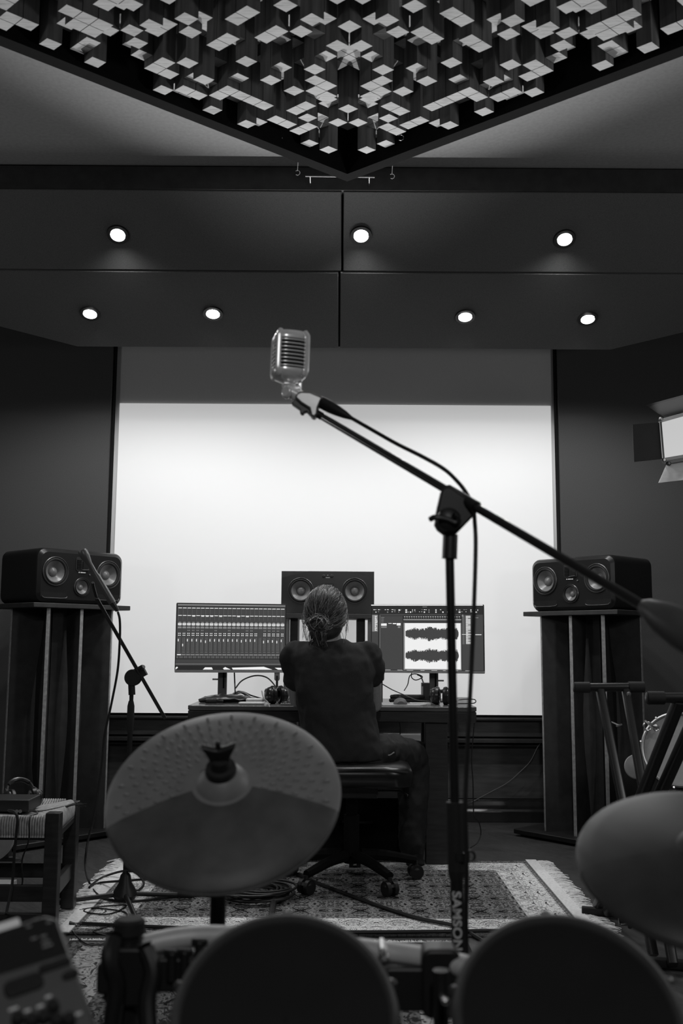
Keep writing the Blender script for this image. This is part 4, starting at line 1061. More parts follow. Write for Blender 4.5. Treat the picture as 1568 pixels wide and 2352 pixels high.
m = MB(); m.loft([mring(RM*.30, -.02), mring(RM*.50, .02), mring(RM*.78, .07), mring(RM*.95, .13), mring(RM*1.0, .19), mring(RM*.99, .225)]); m.build('bottom_cup', 'mic_chrome', mic, sharp=60)
for k in range(8):
    h = .245+k*.0715+.0; m = MB(); m.loft([mring(RM*.90, h+.008), mring(RM*.99, h+.012), mring(RM*1.0, h+.022), mring(RM*.99, h+.032), mring(RM*.90, h+.036)]); m.build('louvre', 'mic_chrome', mic, sharp=60)
for k in range(4):
    a = PH+PI/4+k*PI/2; rr_ = RM*1.155
    m = MB(); q0 = um*math.cos(a)*rr_+vm*math.sin(a)*rr_
    pts = [bot+axm*Hm*.10+q0*.86, bot+axm*Hm*.17+q0*.97, bot+axm*Hm*.3+q0, bot+axm*Hm*.8+q0, bot+axm*Hm*.88+q0*.97, bot+axm*Hm*.95+q0*.84]
    m.tube(pts, .0062, 10, 4); m.build('rib', 'mic_chrome', mic)
m = MB()
for (x0, y0, x1, y1, yo) in ((652, 876, 664, 912, -.012), (684, 872, 693, 902, .0)):
    vs = [P(x0, y0, Ym+yo), P(x1, y0, Ym+yo), P(x1-2, y1, Ym+yo), P(x0+2, y1, Ym+yo)]; m.add(vs+[v+Vector((0, .02, 0)) for v in vs], [(0, 1, 2, 3), (7, 6, 5, 4), (0, 4, 5, 1), (1, 5, 6, 2), (2, 6, 7, 3), (3, 7, 4, 0)])
m.cyl(P(658, 895, Ym), P(690, 893, Ym), .008, n=16); m.lathe([(.013, -.004), (.015, 0), (.011, .006)], P(659, 900, Ym-.01), (-.6, -.8, 0), 20); m.cyl(bot-axm*.004, bot-axm*.012, .016, .013, n=20)
m.build('swivel_bracket', 'mic_chrome', mic, bevel=.0015)
m = MB(); m.cyl(P(668, 900, Ym), P(690, 914, Ym), .013, .015, n=20); m.ell(P(668, 900, Ym), .014, 16, 10); m.build('swivel_neck', 'mic_chrome', mic)
# grey grip wedge and clip
m = MB(); poly = [(676, 913), (680, 903), (690, 898), (712, 899), (742, 912), (737, 922), (731, 936), (729, 951), (722, 959), (713, 955), (709, 938), (690, 926)]
vs = [P(x, y, Ym-.018) for x, y in poly]; n_ = len(vs); m.add(vs+[v+Vector((0, .034, 0)) for v in vs], [tuple(range(n_)), tuple(range(2*n_-1, n_-1, -1))]+[(i, n_+i, n_+(i+1) % n_, (i+1) % n_) for i in range(n_)])
m.build('connector_housing', 'satin', mic, bevel=.007, seg=4)
m = MB(); poly = [(669, 926), (676, 916), (713, 938), (716, 955), (710, 951), (704, 944), (698, 946), (698, 949), (692, 950), (688, 946), (689, 940)]
vs = [P(x, y, Ym-.010) for x, y in poly]; n_ = len(vs); m.add(vs+[v+Vector((0, .022, 0)) for v in vs], [tuple(range(n_)), tuple(range(2*n_-1, n_-1, -1))]+[(i, n_+i, n_+(i+1) % n_, (i+1) % n_) for i in range(n_)])
m.build('thread_clip', 'black_plastic', ms, bevel=.002)
m = MB(); c0_, c1_ = P(727, 945, 2.035), b0+ax*.02; m.cyl(P(716, 943, 2.10), b0+ax*.01, .0085, n=16); m.build('boom_tip', 'black_metal', ms)
# cable with connector
mc = thing('microphone_cable', 'black cable running from the chrome microphone along the boom and down its stand', 'cable', P(735, 925, 2.02))
p0 = P(733, 922, Ym-.002); p2 = P(806, 960, 2.06)
m = MB(); d_ = (p2-p0); L_ = d_.length; m.lathe([(.0125, 0), (.0132, .01), (.0132, L_*.35), (.0115, L_*.55), (.0085, L_*.8), (.0045, L_), (.004, L_+.004)], p0, d_, 24); m.build('connector', 'black_plastic', mc)
pts = [P(803, 958, 2.06), P(850, 985, 2.02), P(910, 1019, 1.97), P(970, 1049, 1.90), P(1020, 1078, 1.84), P(1052, 1108, 1.81), P(1072, 1135, 1.80), P(1086, 1165, 1.81), P(1090, 1200, 1.80), P(1092, 1260, 1.79), P(1088, 1400, 1.775), P(1083, 1520, 1.77),
       P(1077, 1640, 1.76), P(1071, 1760, 1.76), P(1068, 1860, 1.755), P(1071, 1950, 1.755), P(1071, 2000, 1.755), P(1070, 2100, 1.757), P(1071, 2200, 1.757), P(1075, 2500, 1.74)]
m = MB(); m.tube(pts, .0040, 8, 8); m.build('wire', 'cable', mc)
c = P(1060, 1965, YS-.02); m = MB(); m.lathe([(.014, -.008), (.0175, -.007), (.0175, .007), (.014, .008)], P(1055, 1965, YS), dirp, 24, cap=False); m.tube(torus_pts(P(1079, 1966, YS-.02), .008, (1, 0, 0), (0, 0, 1), -1.8, 1.8), .0022, 6, 2); m.build('cable_clip', 'black_plastic', ms)

# ================================================================== SMALL MICROPHONE STAND (left)
YL = 4.12
st = thing('microphone_stand', 'thin black boom microphone stand beside the left speaker stand', 'microphone stand', (P(292, 1800, YL).x, YL, 0))
xb_ = P(288, 2040, YL); tp = P(303, 1572, YL); hub = P(287, 2046, YL)
m = MB(); m.cyl(tp, P(300, 1640, YL), .0085, n=14); m.build('upper_tube', 'black_metal', st)
m = MB(); m.lathe([(.010, 0), (.0145, .02), (.0150, .08), (.012, .12), (.010, .13)], P(301, 1610, YL), (hub-tp), 16); m.build('grip_sleeve', 'rubber', st)
m = MB(); m.cyl(P(299, 1670, YL), hub, .0105, n=14); m.build('lower_tube', 'black_metal', st)
m = MB(); m.lathe([(.012, .10), (.02, .09), (.026, .06), (.045, .03), (.05, .015), (.04, 0)], hub+Vector((0, 0, -.03)), n=24); m.cyl(hub+Vector((0, 0, .085)), hub+Vector((.045, -.02, .085)), .012, n=12); m.build('hub', 'black_plastic', st)
hz = hub.z
for (px, py, yy) in ((442, 2056, 4.02), (128, 2072, 4.0), (330, 2150, 3.62)):
    e = PZ(px, py, .025); m = MB(); m.cyl(hub+Vector((0, 0, -.01)), e, .0095, n=12); l = m.build('leg', 'black_metal', st)
    d_ = (e-hub).normalized(); m = MB(); m.cyl(e-d_*.06, e, .0135, n=12); m.build('rubber_foot', 'rubber', l)
m = MB(); m.cyl(P(302, 1572, YL), P(303, 1596, YL), .014, n=14); m.build('collar', 'black_metal', st)
c = P(308, 1554, YL-.01); m = MB(); m.lathe([(.032, .018), (.034, .014), (.034, -.01), (.03, -.014)], P(306, 1556, YL), (.0, -1, 0), 24); m.box(P(320, 1545, YL), (.05, .03, .045), Matrix.Rotation(R_(-30), 3, 'Y')); m.cyl(P(325, 1536, YL-.02), P(330, 1531, YL-.03), .008, n=8); m.build('clutch', 'black_plastic', st)
B0 = P(222, 1375, YL-.22); B1 = P(379, 1650, YL+.12)
m = MB(); m.cyl(B0, B1, .0075, n=12); m.build('boom_tube', 'black_metal', st)
m = MB(); m.tube([B0+Vector((0, 0, 0)), P(214, 1345, YL-.24), P(213, 1338, YL-.25)], .006, 8); m.build('mic_clip', 'black_plastic', st)
mi = thing('microphone', 'slim dark microphone with a flared tip in front of the left loudspeaker', 'microphone', P(240, 1340, YL-.25))
q0 = P(187, 1263, YL-.27); q1 = P(258, 1385, YL-.23); d_ = q1-q0; L_ = d_.length
m = MB(); m.lathe([(.001, 0), (.016, .002), (.019, .01), (.018, .03), (.0105, .06), (.010, L_*.45), (.0135, L_*.5), (.0145, L_)], q0, d_, 22); m.build('barrel', 'dark_satin', mi, sharp=50)
m = MB(); q2 = P(270, 1403, YL-.22); m.cyl(q1, q2, .0125, .008, n=16); m.build('connector', 'satin_black', mi)
cable('microphone_cable', [q2, P(275, 1425, YL-.22), P(275, 1470, YL-.2), P(270, 1540, YL-.16), P(255, 1620, YL-.1), P(240, 1690, YL-.05), P(233, 1760, YL), P(215, 1880, YL), P(203, 1925, YL), P(196, 1985, YL), PZ(205, 2030, .01), PZ(230, 2060, .012), PZ(290, 2072, .012), PZ(400, 2062, .012), PZ(560, 2052, .012)], .0048, 'black cable hanging from the slim left microphone to the floor')

# ================================================================== FLOOR CABLES
t = thing('coiled_cable', 'black cable coil lying on the far rug left of centre', 'cable', PZ(580, 2075)); rc = random.Random(12)
m = MB(); cc_ = PZ(585, 2068, 0)
pts = []
for k in range(11*14):
    a = 2*PI*k/14; r = .12+.02*math.sin(k*.37); pts.append((cc_.x+.02*math.sin(k*.05)+math.cos(a)*r*1.1, cc_.y+math.sin(a)*r*1.0, .017+.0035*(k/14)+.003*rc.random()))
m.tube(pts, .005, 6, 2); m.build('coil', 'cable', t)
cable('coil_tail', [pts[-1], PZ(600, 2030, .01), PZ(607, 2010, .01), PZ(608, 1985, .02)], .005, '', 'cable', t)
cable('long_cable', [PZ(640, 1992, .012), PZ(740, 2035, .012), PZ(860, 2080, .012), PZ(960, 2112, .012), PZ(1045, 2130, .012), PZ(1100, 2155, .008), PZ(1135, 2180, .006)], .007, 'thick black cable running diagonally over the far rug')
m = MB(); c = PZ(637, 2010, .02); m.lathe([(.012, 0), (.026, .03), (.028, .07), (.014, .11), (.010, .14)], (c.x, c.y, .009), n=16); m.tube([(c.x, c.y, .022), PZ(630, 2060, .022), PZ(622, 2110, .022)], .012, 8); tag(m.build('cable_junction', 'black_plastic'), 'bulging black cable junction at the coil on the far rug', 'connector')
cable('looped_cable', [PZ(300, 2050, .03), PZ(330, 2030, .05), PZ(300, 2000, .05), PZ(240, 2005, .03), PZ(205, 2040, .012), PZ(230, 2025, .02), PZ(300, 2022, .06), PZ(380, 2012, .02), PZ(470, 2000, .012)], .005, 'black cable looping round the hub of the left microphone stand')
cable('thin_cable', [PZ(183, 2090, .012), PZ(240, 2082, .012), PZ(290, 2080, .012), PZ(250, 2100, .012), PZ(195, 2095, .012), PZ(210, 2085, .014), PZ(285, 2095, .012), PZ(282, 2115, .012), PZ(230, 2135, .01), PZ(215, 2145, .006), PZ(258, 2152, .006), PZ(245, 2165, .012), PZ(210, 2172, .012), PZ(185, 2160, .012), PZ(165, 2140, .01)], .0028, 'thin black cable curled on the floor by the woven stool')
cable('edge_cable', [PZ(160, 2118, .02), PZ(400, 2134, .012), PZ(700, 2147, .008), PZ(1000, 2146, .008), PZ(1120, 2144, .008), PZ(1250, 2146, .008)], .007, 'straight black cable along the front edge of the far rug')
# ================================================================== DRUM PADS
def basis(c, nrm, xdir):
    n = Vector(nrm).normalized(); x = Vector(xdir); x = (x-n*x.dot(n)).normalized(); y = n.cross(x)
    return Matrix(((x.x, y.x, n.x, c.x), (x.y, y.y, n.y, c.y), (x.z, y.z, n.z, c.z), (0, 0, 0, 1)))
# cymbal pads
def cymbal(c, nrm, xd, r, label, span0, span1, stem_to, m1='cymbal', m2='cymbal_smooth', bumps=True):
    T = basis(c, nrm, xd); t = thing('cymbal_pad', label, 'cymbal', c, 'rubber cymbal pads of the drum kit')
    m = MB(T=T); br = r*.21
    m.lathe([(.012, .028), (br*.45, .027), (br*.8, .018), (br, .008), (br*1.06, .004), (r*.5, -.002), (r*.85, -.014), (r*.97, -.020), (r, -.024), (r*.99, -.029), (r*.96, -.029), (r*.5, -.012), (br, -.004), (.012, .015)], n=96, cap=False)
    m.build('bow', m1, t, sharp=50)
    # smoother playing zone, a slightly raised sector towards the drummer
    m = MB(T=T); N = 40; R0 = br*1.25; vs = []; prof = [(R0, .0045), (r*.5, .0008), (r*.85, -.0108), (r*.975, -.0188), (r*.997, -.0232), (r*.999, -.028)]
    for k in range(N+1):
        a = span0+(span1-span0)*k/N
        for rr, h in prof: vs.append(Vector((math.cos(a)*rr, math.sin(a)*rr, h)))
    q = len(prof); fs = [(k*q+i, k*q+i+1, (k+1)*q+i+1, (k+1)*q+i) for k in range(N) for i in range(q-1)]
    m.add(vs, fs); m.build('playing_zone', m2, t, sharp=50)
    # moulded rays of small bumps on the far side
    m = MB(T=T)
    for k in range(30):
        a = span1+(span0+2*PI-span1)*(k+.5)/30
        for j in range(5 if k % 2 == 0 else 4):
            rr = r*(.36+.13*j+(.065 if k % 2 else 0)); h = -.002-(rr/r-.5)*.034 if rr > r*.5 else .004-(rr-br)/(r*.5-br)*.006
            m.ell((math.cos(a)*rr, math.sin(a)*rr, h+.0012), (.0060, .0030, .0017), 8, 5, Matrix.Rotation(a, 3, 'Z'))
    if bumps: m.build('bumps', m1, t)
    m = MB(T=T); m.lathe([(.020, .026), (.024, .030), (.022, .036), (.016, .038), (.014, .052), (.012, .054)], n=24); m.build('felt_washer', 'rubber', t)
    # wing nut
    m = MB(T=T); m.prism([(-.012, .04), (.012, .04), (.017, .06), (.027, .082), (.008, .074), (0, .073), (-.008, .074), (-.026, .082), (-.017, .06)], (0, .006, 0), (1, 0, 0), (0, 0, 1), (0, -.012, 0)); m.cyl((0, 0, .05), (0, 0, .088), .0042, n=12)
    m.build('wing_nut', 'black_plastic', t, bevel=.003)
    # stand
    s = thing('cymbal_stand', 'black metal stand column under the '+('large left' if c.x < 0 else 'cut-off right')+' cymbal pad', 'cymbal stand', (stem_to.x, stem_to.y, 0))
    nn = Vector(nrm).normalized(); j = Vector((stem_to.x, stem_to.y, c.z-.15))
    m = MB(); m.cyl(c-nn*.03, c-nn*.06, .007, n=12); m.tube([c-nn*.055, c-nn*.09, j+Vector((0, 0, .02)), j], .008, 8); m.build('tilter', 'black_metal', s)
    m = MB(); m.cyl(j+Vector((0, 0, .02)), (j.x, j.y, .16), .0125, n=20); m.build('column', 'black_metal', s)
    m = MB(); m.cyl(j+Vector((0, 0, -.02)), j+Vector((0, 0, .03)), .019, n=20); m.cyl(j+Vector((0, 0, 0)), j+Vector((.04, 0, 0)), .008, n=10); m.build('height_clamp', 'black_plastic', s)
    for k in range(3):
        a = R_(90+120*k); m = MB(); m.cyl((j.x, j.y, .18), (j.x+math.cos(a)*.24, j.y+math.sin(a)*.24, .022), .009, n=12); l = m.build('leg', 'black_metal', s)
        m = MB(); m.ell((j.x+math.cos(a)*.24, j.y+math.sin(a)*.24, .023), .014, 12, 8); m.build('rubber_foot', 'rubber', l)
Yc_ = 1.55; c = P(511, 1800, Yc_)
rc_ = 266/2300*Yc_/1.0
el = math.atan2(-(c-Vector((0, 0, CAMZ))).z, c.y)
th = math.asin(.735)-el
cymbal(c, (.02-.045, -math.sin(th), math.cos(th)), (1, 0, .085), rc_, 'black rubber cymbal pad with a wing nut, shown whole in the left foreground', R_(198), R_(345), P(500, 2100, 1.62))
c = P(1618, 1950, 1.36); cymbal(c, (-.06, -math.sin(R_(26)), math.cos(R_(26))), (1, 0, .1), .165, 'black rubber cymbal pad, cut off by the right edge of the picture', R_(180), R_(350), Vector((c.x-.0, c.y+.03, 0)), 'cymbal_dark', 'cymbal_dark_smooth', False)
# tom pads
def tom(c, tilt, roll, r, label, g):
    T = basis(c, (math.sin(roll), -math.sin(tilt), math.cos(tilt)), (1, 0, 0)); t = thing('drum_pad', label, 'drum pad', c, g)
    m = MB(T=T); m.lathe([(r*.90, .004), (r*.91, .010), (r*.94, .013), (r*.98, .010), (r, .002), (r, -.008), (r*.965, -.012)], n=96, cap=False); m.build('rubber_rim', 'padrim', t, sharp=60)
    m = MB(T=T); m.lathe([(r*.965, -.010), (r*.985, -.014), (r*.985, -.024), (r*.95, -.028), (r*.93, -.07), (r*.6, -.085), (.001, -.088)], n=96, cap=False); m.build('shell', 'black_plastic', t, sharp=40)
    m = MB(T=T); m.lathe([(r*.905, .004), (r*.5, .003), (.001, .0035)], n=96, cap=False); m.build('mesh_head', 'padhead', t, sharp=60)
    for k in range(5):
        a = R_(20+72*k); m = MB(T=T); e = Vector((math.cos(a)*r*.99, math.sin(a)*r*.99, 0)); m.cyl(e+Vector((0, 0, -.002)), e+Vector((0, 0, -.045)), .005, n=12); m.lathe([(.006, 0), (.006, .006), (.003, .008)], e, n=10); m.build('tension_lug', 'satin_black', t)
    m = MB(T=T); m.box((0, .03, -.10), (.05, .06, .04)); m.cyl((0, .05, -.10), (0, .13, -.06), .010, n=12); m.build('mount', 'black_plastic', t, bevel=.004)
    return t
g = 'mesh drum pads at the bottom of the picture'
tom(P(655, 2346, 1.12), R_(43), .03, .1225, 'round black mesh drum pad below the left cymbal pad', g)
tom(P(1305, 2350, 1.12), R_(43), -.02, .124, 'round black mesh drum pad at the lower right, under the boom stand', g)
# rack
rk = thing('drum_rack', 'curved metal drum rack bar with clamps between the two mesh drum pads', 'drum rack', (0, 1.36, 0))
def rp(px, py, Y): return P(px, py, Y)
m = MB(); m.tube([rp(255, 2190, 1.42), rp(480, 2150, 1.45), rp(860, 2185, 1.40), rp(1085, 2225, 1.34), rp(1400, 2330, 1.25), rp(1620, 2420, 1.2)], .0145, 20, 8); m.build('cross_bar', 'alu', rk, sharp=60)
pl_ = rp(297, 2130, 1.42)
m = MB(); m.cyl(pl_+Vector((0, 0, -.005)), (pl_.x, pl_.y, .02), .0185, n=24); m.build('left_post', 'black_metal', rk)
m = MB(); m.lathe([(.0215, 0), (.0215, .016), (.018, .020), (.001, .021)], pl_+Vector((0, 0, -.008)), n=24); m.build('post_cap', 'rubber', rk)
pr_ = rp(1660, 2400, 1.2)
m = MB(); m.cyl(pr_, (pr_.x, pr_.y, .02), .0185, n=24); m.build('right_post', 'black_metal', rk)
for x, y in ((pl_.x, pl_.y), (pr_.x, pr_.y)):
    m = MB(); m.box((x, y, .026), (.05, .5, .03)); m.build('foot_bar', 'black_plastic', rk, bevel=.006)
def clampb(px, py, Y, w, h, nm='rack_clamp'):
    c = rp(px, py, Y); m = MB(); m.prism(rrect(w, h, min(w, h)*.25), c+Vector((0, -.02, 0)), (1, 0, 0), (0, 0, 1), (0, .045, 0)); m.build(nm, 'black_plastic', rk, bevel=.004)
clampb(297, 2235, 1.41, .062, .075); clampb(254, 2238, 1.40, .03, .04); clampb(380, 2230, 1.42, .075, .045); clampb(960, 2262, 1.37, .10, .055); clampb(1010, 2250, 1.36, .05, .085)
for px, py, Y in ((395, 2200, 1.4), (424, 2198, 1.4), (458, 2175, 1.4)):
    c = rp(px, py, Y); m = MB(); m.cyl(c+Vector((0, 0, -.03)), c+Vector((0, 0, .008)), .007, n=12); m.box(c+Vector((0, 0, .006)), (.022, .006, .010)); m.build('clamp_screw', 'black_plastic', rk, bevel=.002)
for px, py in ((880, 2187), (886, 2201)):
    c = rp(px, py, 1.34); m = MB(); m.lathe([(.0052, 0), (.0052, .006), (.003, .009)], c, (-.2, -.9, .3), 12); m.cyl(c, c+Vector((0, .05, 0)), .004, n=8); m.build('chrome_bolt', 'chrome', rk)
c = rp(1022, 2300, 1.25); m = MB(); m.ell(c, .0048, 12, 8); m.cyl(c, c+Vector((0, .05, -.01)), .004, n=8); m.cyl(c+Vector((0, .05, .02)), c+Vector((0, .05, -.12)), .010, n=12, mi=1); m.build('chrome_bolt', ['chrome', 'black_plastic'], rk)
# left post wiring mass
m = MB(); m.tube([rp(262, 2150, 1.40), rp(252, 2200, 1.38), rp(268, 2260, 1.38), rp(258, 2352, 1.38), rp(262, 2450, 1.38)], .012, 10); m.tube([rp(330, 2170, 1.40), rp(350, 2230, 1.39), rp(338, 2300, 1.38), rp(345, 2420, 1.36)], .012, 10); m.build('cable_loom', 'cable', rk)

# drum module
mo = thing('drum_module', 'drum sound module with knobs and buttons, tilted, at the lower left corner', 'drum module', P(60, 2300, 1.0))
TRc, BRc = P(130, 2092, 1.06), P(228, 2368, .95); v = (TRc-BRc).normalized(); rt = ray(-230, 2205); o_ = Vector((0, 0, CAMZ)); TLc = o_+rt*((TRc-o_).dot(v)/rt.dot(v)); print('MODULE', TLc, TRc, BRc)
u = (TRc-TLc); W = u.length; u.normalize(); Hh = (TRc-BRc).length; n = u.cross(v)
if n.y > 0: n = -n
TB = Matrix(((u.x, v.x, n.x, TRc.x), (u.y, v.y, n.y, TRc.y), (u.z, v.z, n.z, TRc.z), (0, 0, 0, 1)))
def MP(px, py):      # pixel -> local panel coordinates
    r = ray(px, py); o = Vector((0, 0, CAMZ)); t = (TRc-o).dot(n)/r.dot(n); q = o+r*t-TRc; return Vector((q.dot(u), q.dot(v), 0))
Hx = Hh*1.25
m = MB(T=TB); m.prism([(-W, 0), (-.012, 0), (0, -.010), (0, -Hx), (-W, -Hx)], (0, 0, 0), (1, 0, 0), (0, 1, 0), (0, 0, -.04)); m.build('case', 'black_plastic', mo, bevel=.004)
pA, pB = MP(0, 2242), MP(172, 2188)
m = MB(T=TB); k = (pB.y-pA.y)/(pB.x-pA.x); yl = pB.y-k*(pB.x+W-.005); yr = pB.y+k*(-.004-pB.x); m.prism([(-W+.005, yl), (-.004, yr), (-.004, -Hx+.004), (-W+.005, -Hx+.004)], (0, 0, .0002), (1, 0, 0), (0, 1, 0), (0, 0, .0012)); m.build('lower_panel', 'panel_grey', mo)
for px, py in ((38, 2336), (70, 2340), (98, 2332), (118, 2308), (128, 2340), (156, 2338)):
    c = MP(px, py); m = MB(T=TB); m.lathe([(.0062, .0014), (.0060, .004), (.0054, .009), (.0040, .0100), (.0005, .0100)], c-Vector((0, .006, 0)), n=24); kn = m.build('knob', 'rubber', mo)
for px, py, w in ((31, 2320, .0085), (63, 2324, .006), (92, 2314, .0065), (111, 2292, .006), (178, 2332, .008)):
    c = MP(px, py); m = MB(T=TB); m.prism(rrect(w, .0028, .0012), c+Vector((0, 0, .0014)), (1, 0, 0), (0, 1, 0), (0, 0, .0004)); m.build('printed_mark', 'label_white', mo)
c = MP(55, 2268); m = MB(T=TB); m.prism(rrect(.036, .019, .007), c+Vector((0, 0, .0012)), (1, 0, 0), (0, 1, 0), (0, 0, .004)); m.build('large_button', 'rubber', mo, bevel=.0015)
for px, py, w in ((126, 2222, .030), (162, 2244, .016)):
    c = MP(px, py); m = MB(T=TB); m.prism(rrect(w, .0085, .004), c+Vector((0, 0, .0012)), (1, 0, 0), (0, 1, 0), (0, 0, .004)); m.build('button', 'rubber', mo, bevel=.001)
for px, py, w in ((120, 2212, .008), (148, 2204, .009), (160, 2233, .014), (84, 2112, .007), (112, 2119, .005), (66, 2129, .005), (78, 2156, .006), (100, 2151, .006), (105, 2163, .008), (109, 2173, .010)):
    c = MP(px, py); m = MB(T=TB); m.prism(rrect(w, .0022, .0008), c+Vector((0, 0, .0014 if py > 2190 else .0002)), (1, 0, 0), (0, 1, 0), (0, 0, .0004)); m.build('printed_mark', 'bezel', mo)
c = MP(10, 2128); m = MB(T=TB); m.prism(rrect(.030, .0095, .002), c+Vector((0, 0, .0002)), (1, 0, 0), (0, 1, 0), (0, 0, .0008)); m.build('display', 'e2', mo)
m = MB(T=TB); m.cyl((-.10, -.06, -.04), (-.10, -.02, -.16), .012, n=12); m.cyl((-.10, -.02, -.16), (-.02, .04, -.35), .012, n=12); m.build('mount_arm', 'black_metal', mo)

# ================================================================== WOVEN STOOL WITH AUDIO BOX
so = thing('stool', 'dark wooden stool with a woven cord seat at the left edge', 'stool', PZ(60, 2080))
fr_ = P(125, 1868, 3.62); bk = P(166, 1862, 3.98)            # the two visible legs (front right, back right)
fx, fy = fr_.x, 3.62; bx, by = P(164, 1900, 3.98).x, 3.98
zt3 = fr_.z; wX = .44
ls = [(fx, fy), (bx, by), (fx-wX, fy), (bx-wX, by)]
for i, (x, y) in enumerate(ls):
    m = MB(); m.box((x, y, zt3/2+.002), (.050, .045, zt3+.004) if i % 2 == 0 else (.05, .045, zt3-.03)); m.build('leg', 'deskwood', so, bevel=.003)
for (x0, y0), (x1, y1) in ((ls[0], ls[2]), (ls[1], ls[3]), (ls[0], ls[1]), (ls[2], ls[3])):
    for z, h in ((.155, .055),) + (((.07, .035),) if y0 == y1 else ()):
        d = Vector((x1-x0, y1-y0, 0)); m = MB(); m.box(((x0+x1)/2, (y0+y1)/2, z), (d.length, .022, h), Matrix.Rotation(math.atan2(d.y, d.x), 3, 'Z')); m.build('stretcher', 'deskwood', so, bevel=.002)
    d = Vector((x1-x0, y1-y0, 0)); m = MB(); m.box(((x0+x1)/2, (y0+y1)/2, zt3-.06), (d.length, .024, .06), Matrix.Rotation(math.atan2(d.y, d.x), 3, 'Z')); m.build('seat_rail', 'deskwood', so, bevel=.002)
# woven seat: cords wrapped over the rails, four triangular fields
m = MB(); zc = zt3-.012; cr_ = .0042
xL_, xR_ = fx-wX+.03, fx-.026; yF, yB = fy-.028, by+.018
sh = (bx-fx)
def sx_(x, y): return x+sh*(y-fy)/(by-fy)
nC = int((xR_-xL_)/.0088); cxm = (xL_+xR_)/2; cym = (yF+yB)/2
for i in range(nC):
    x = xL_+(i+.5)*(xR_-xL_)/nC; e = min(x-xL_, xR_-x); dd = min(e, (yB-yF)/2)
    for (ya, s) in ((yF, 1), (yB, -1)):
        ye = ya+s*dd
        m.tube([(sx_(x, ya), ya, zc-.066), (sx_(x, ya), ya-s*.002, zc-.02), (sx_(x, ya), ya+s*.006, zc+.002), (sx_(x, ya+s*.02), ya+s*.02, zc+.001), (sx_(x, ye), ye+s*.004, zc-.010)], cr_, 6, 3)
nC = int((yB-yF)/.0088)
for i in range(nC):
    y = yF+(i+.5)*(yB-yF)/nC; e = min(y-yF, yB-y)
    if y < fy+.028 or y > by-.030: continue
    for xa_, s in ((xR_+.036, -1), (xL_-.036, 1)):
        xe = (xR_ if s < 0 else xL_)+s*(e)
        m.tube([(sx_(xa_, y), y, zc-.058), (sx_(xa_-s*.003, y), y, zc-.02), (sx_(xa_+s*.006, y), y, zc+.004), (sx_(xa_+s*.03, y), y, zc+.002), (sx_(xe, y), y, zc-.010)], cr_, 6, 3)
m.build('woven_seat', 'cord', so, sharp=80)
# boxes and headphones on the stool
c = P(35, 1868, 3.76); zb2 = zt3-.006
ib = thing('audio_box', 'flat black audio interface box lying on the woven stool', 'audio interface', (c.x-.03, 3.76, zb2))
m = MB(); m.box((c.x-.035, 3.74, zb2+.022), (.22, .14, .042)); m.build('case', 'black_plastic', ib, bevel=.003)
for px in (39, 47): 
    q_ = P(px, 1863, 3.668); m = MB(); m.lathe([(.006, 0), (.006, .003), (.0035, .003), (.0035, -.004)], q_, (0, -1, 0), 14); m.build('socket', 'satin', ib)
for px in (12, 22, 32, 44):
    q_ = P(px, 1848, 3.70); m = MB(); m.box(q_+Vector((0, 0, .0)), (.004, .004, .028), mi=0); m.build('switch', 'satin', ib)
q_ = P(25, 1840, 3.70); m = MB(); m.box(q_, (.026, .006, .008)); m.build('label_plate', 'white', ib)
h = headphones((P(46, 1828, 3.90).x, 3.90, zb2+.045), R_(35), 'black headphones resting on the stool behind the flat audio box', tilt=R_(-40), R=.055); h.scale = (.9, .9, .9)
cable('audio_cable', [P(66, 1864, 3.67), P(80, 1862, 3.66), P(86, 1868, 3.65), P(76, 1872, 3.62), P(70, 1874, 3.585), P(67, 1890, 3.57), P(66, 1930, 3.575), P(52, 1970, 3.60), P(50, 2000, 3.60), P(51, 2030, 3.62), P(35, 2070, 3.62)], .0030, 'thin black cable draped over the front of the woven stool seat')
cable('audio_cable', [P(70, 1862, 3.70), P(95, 1864, 3.72), P(128, 1858, 3.76), P(150, 1853, 3.80), P(172, 1846, 3.84)], .0045, 'black cable crossing the woven seat to the stool corner')
cable('thick_cable', [P(20, 1862, 3.62), P(34, 1866, 3.575), P(40, 1880, 3.565), P(38, 1910, 3.57), P(33, 1960, 3.58), P(28, 2030, 3.58), P(14, 2100, 3.5)], .0055, 'thicker black cable hanging down the front of the woven stool', 'rubber')
m = MB(); rr_ = random.Random(2)
for i in range(10):
    a = P(152, 1852, 3.80); m.tube([a, a+Vector((.03, .01, .004)), a+Vector((.05+.02*rr_.random(), rr_.uniform(-.01, .02), rr_.uniform(-.004, .016)))], .0018, 5, 3)
tag(m.build('cable_ends', 'cable'), 'frayed black cable ends at the right corner of the woven seat', 'cable ends')
# pale rounded thing behind the stool (bass drum edge)
m = MB(); c = P(-28, 1915, 4.3); m.lathe([(.10, -.03), (.112, -.025), (.115, .02), (.108, .03), (.001, .03)], c, (.25, -1, 0), 40, sy=1.0); m.cyl((c.x, c.y+.02, c.z-.10), (c.x, c.y+.02, .02), .012, n=10); m.box((c.x, c.y+.02, .012), (.2, .16, .022)); tag(m.build('practice_drum', 'drumhead'), 'pale round drum edge just visible behind the stool at the left edge', 'drum')
m = MB(); a = PZ(10, 1990, .0); m.box(a+Vector((-.02, 0, .035)), (.12, .10, .03), Matrix.Rotation(.3, 3, 'Z')); m.box(a+Vector((.0, -.02, .065)), (.06, .05, .04)); m.box(a+Vector((-.02, 0, .01)), (.16, .14, .02)); tag(m.build('foot_pedal', 'black_plastic', bevel=.004), 'black foot pedal on the floor behind the stool at the left edge', 'pedal')

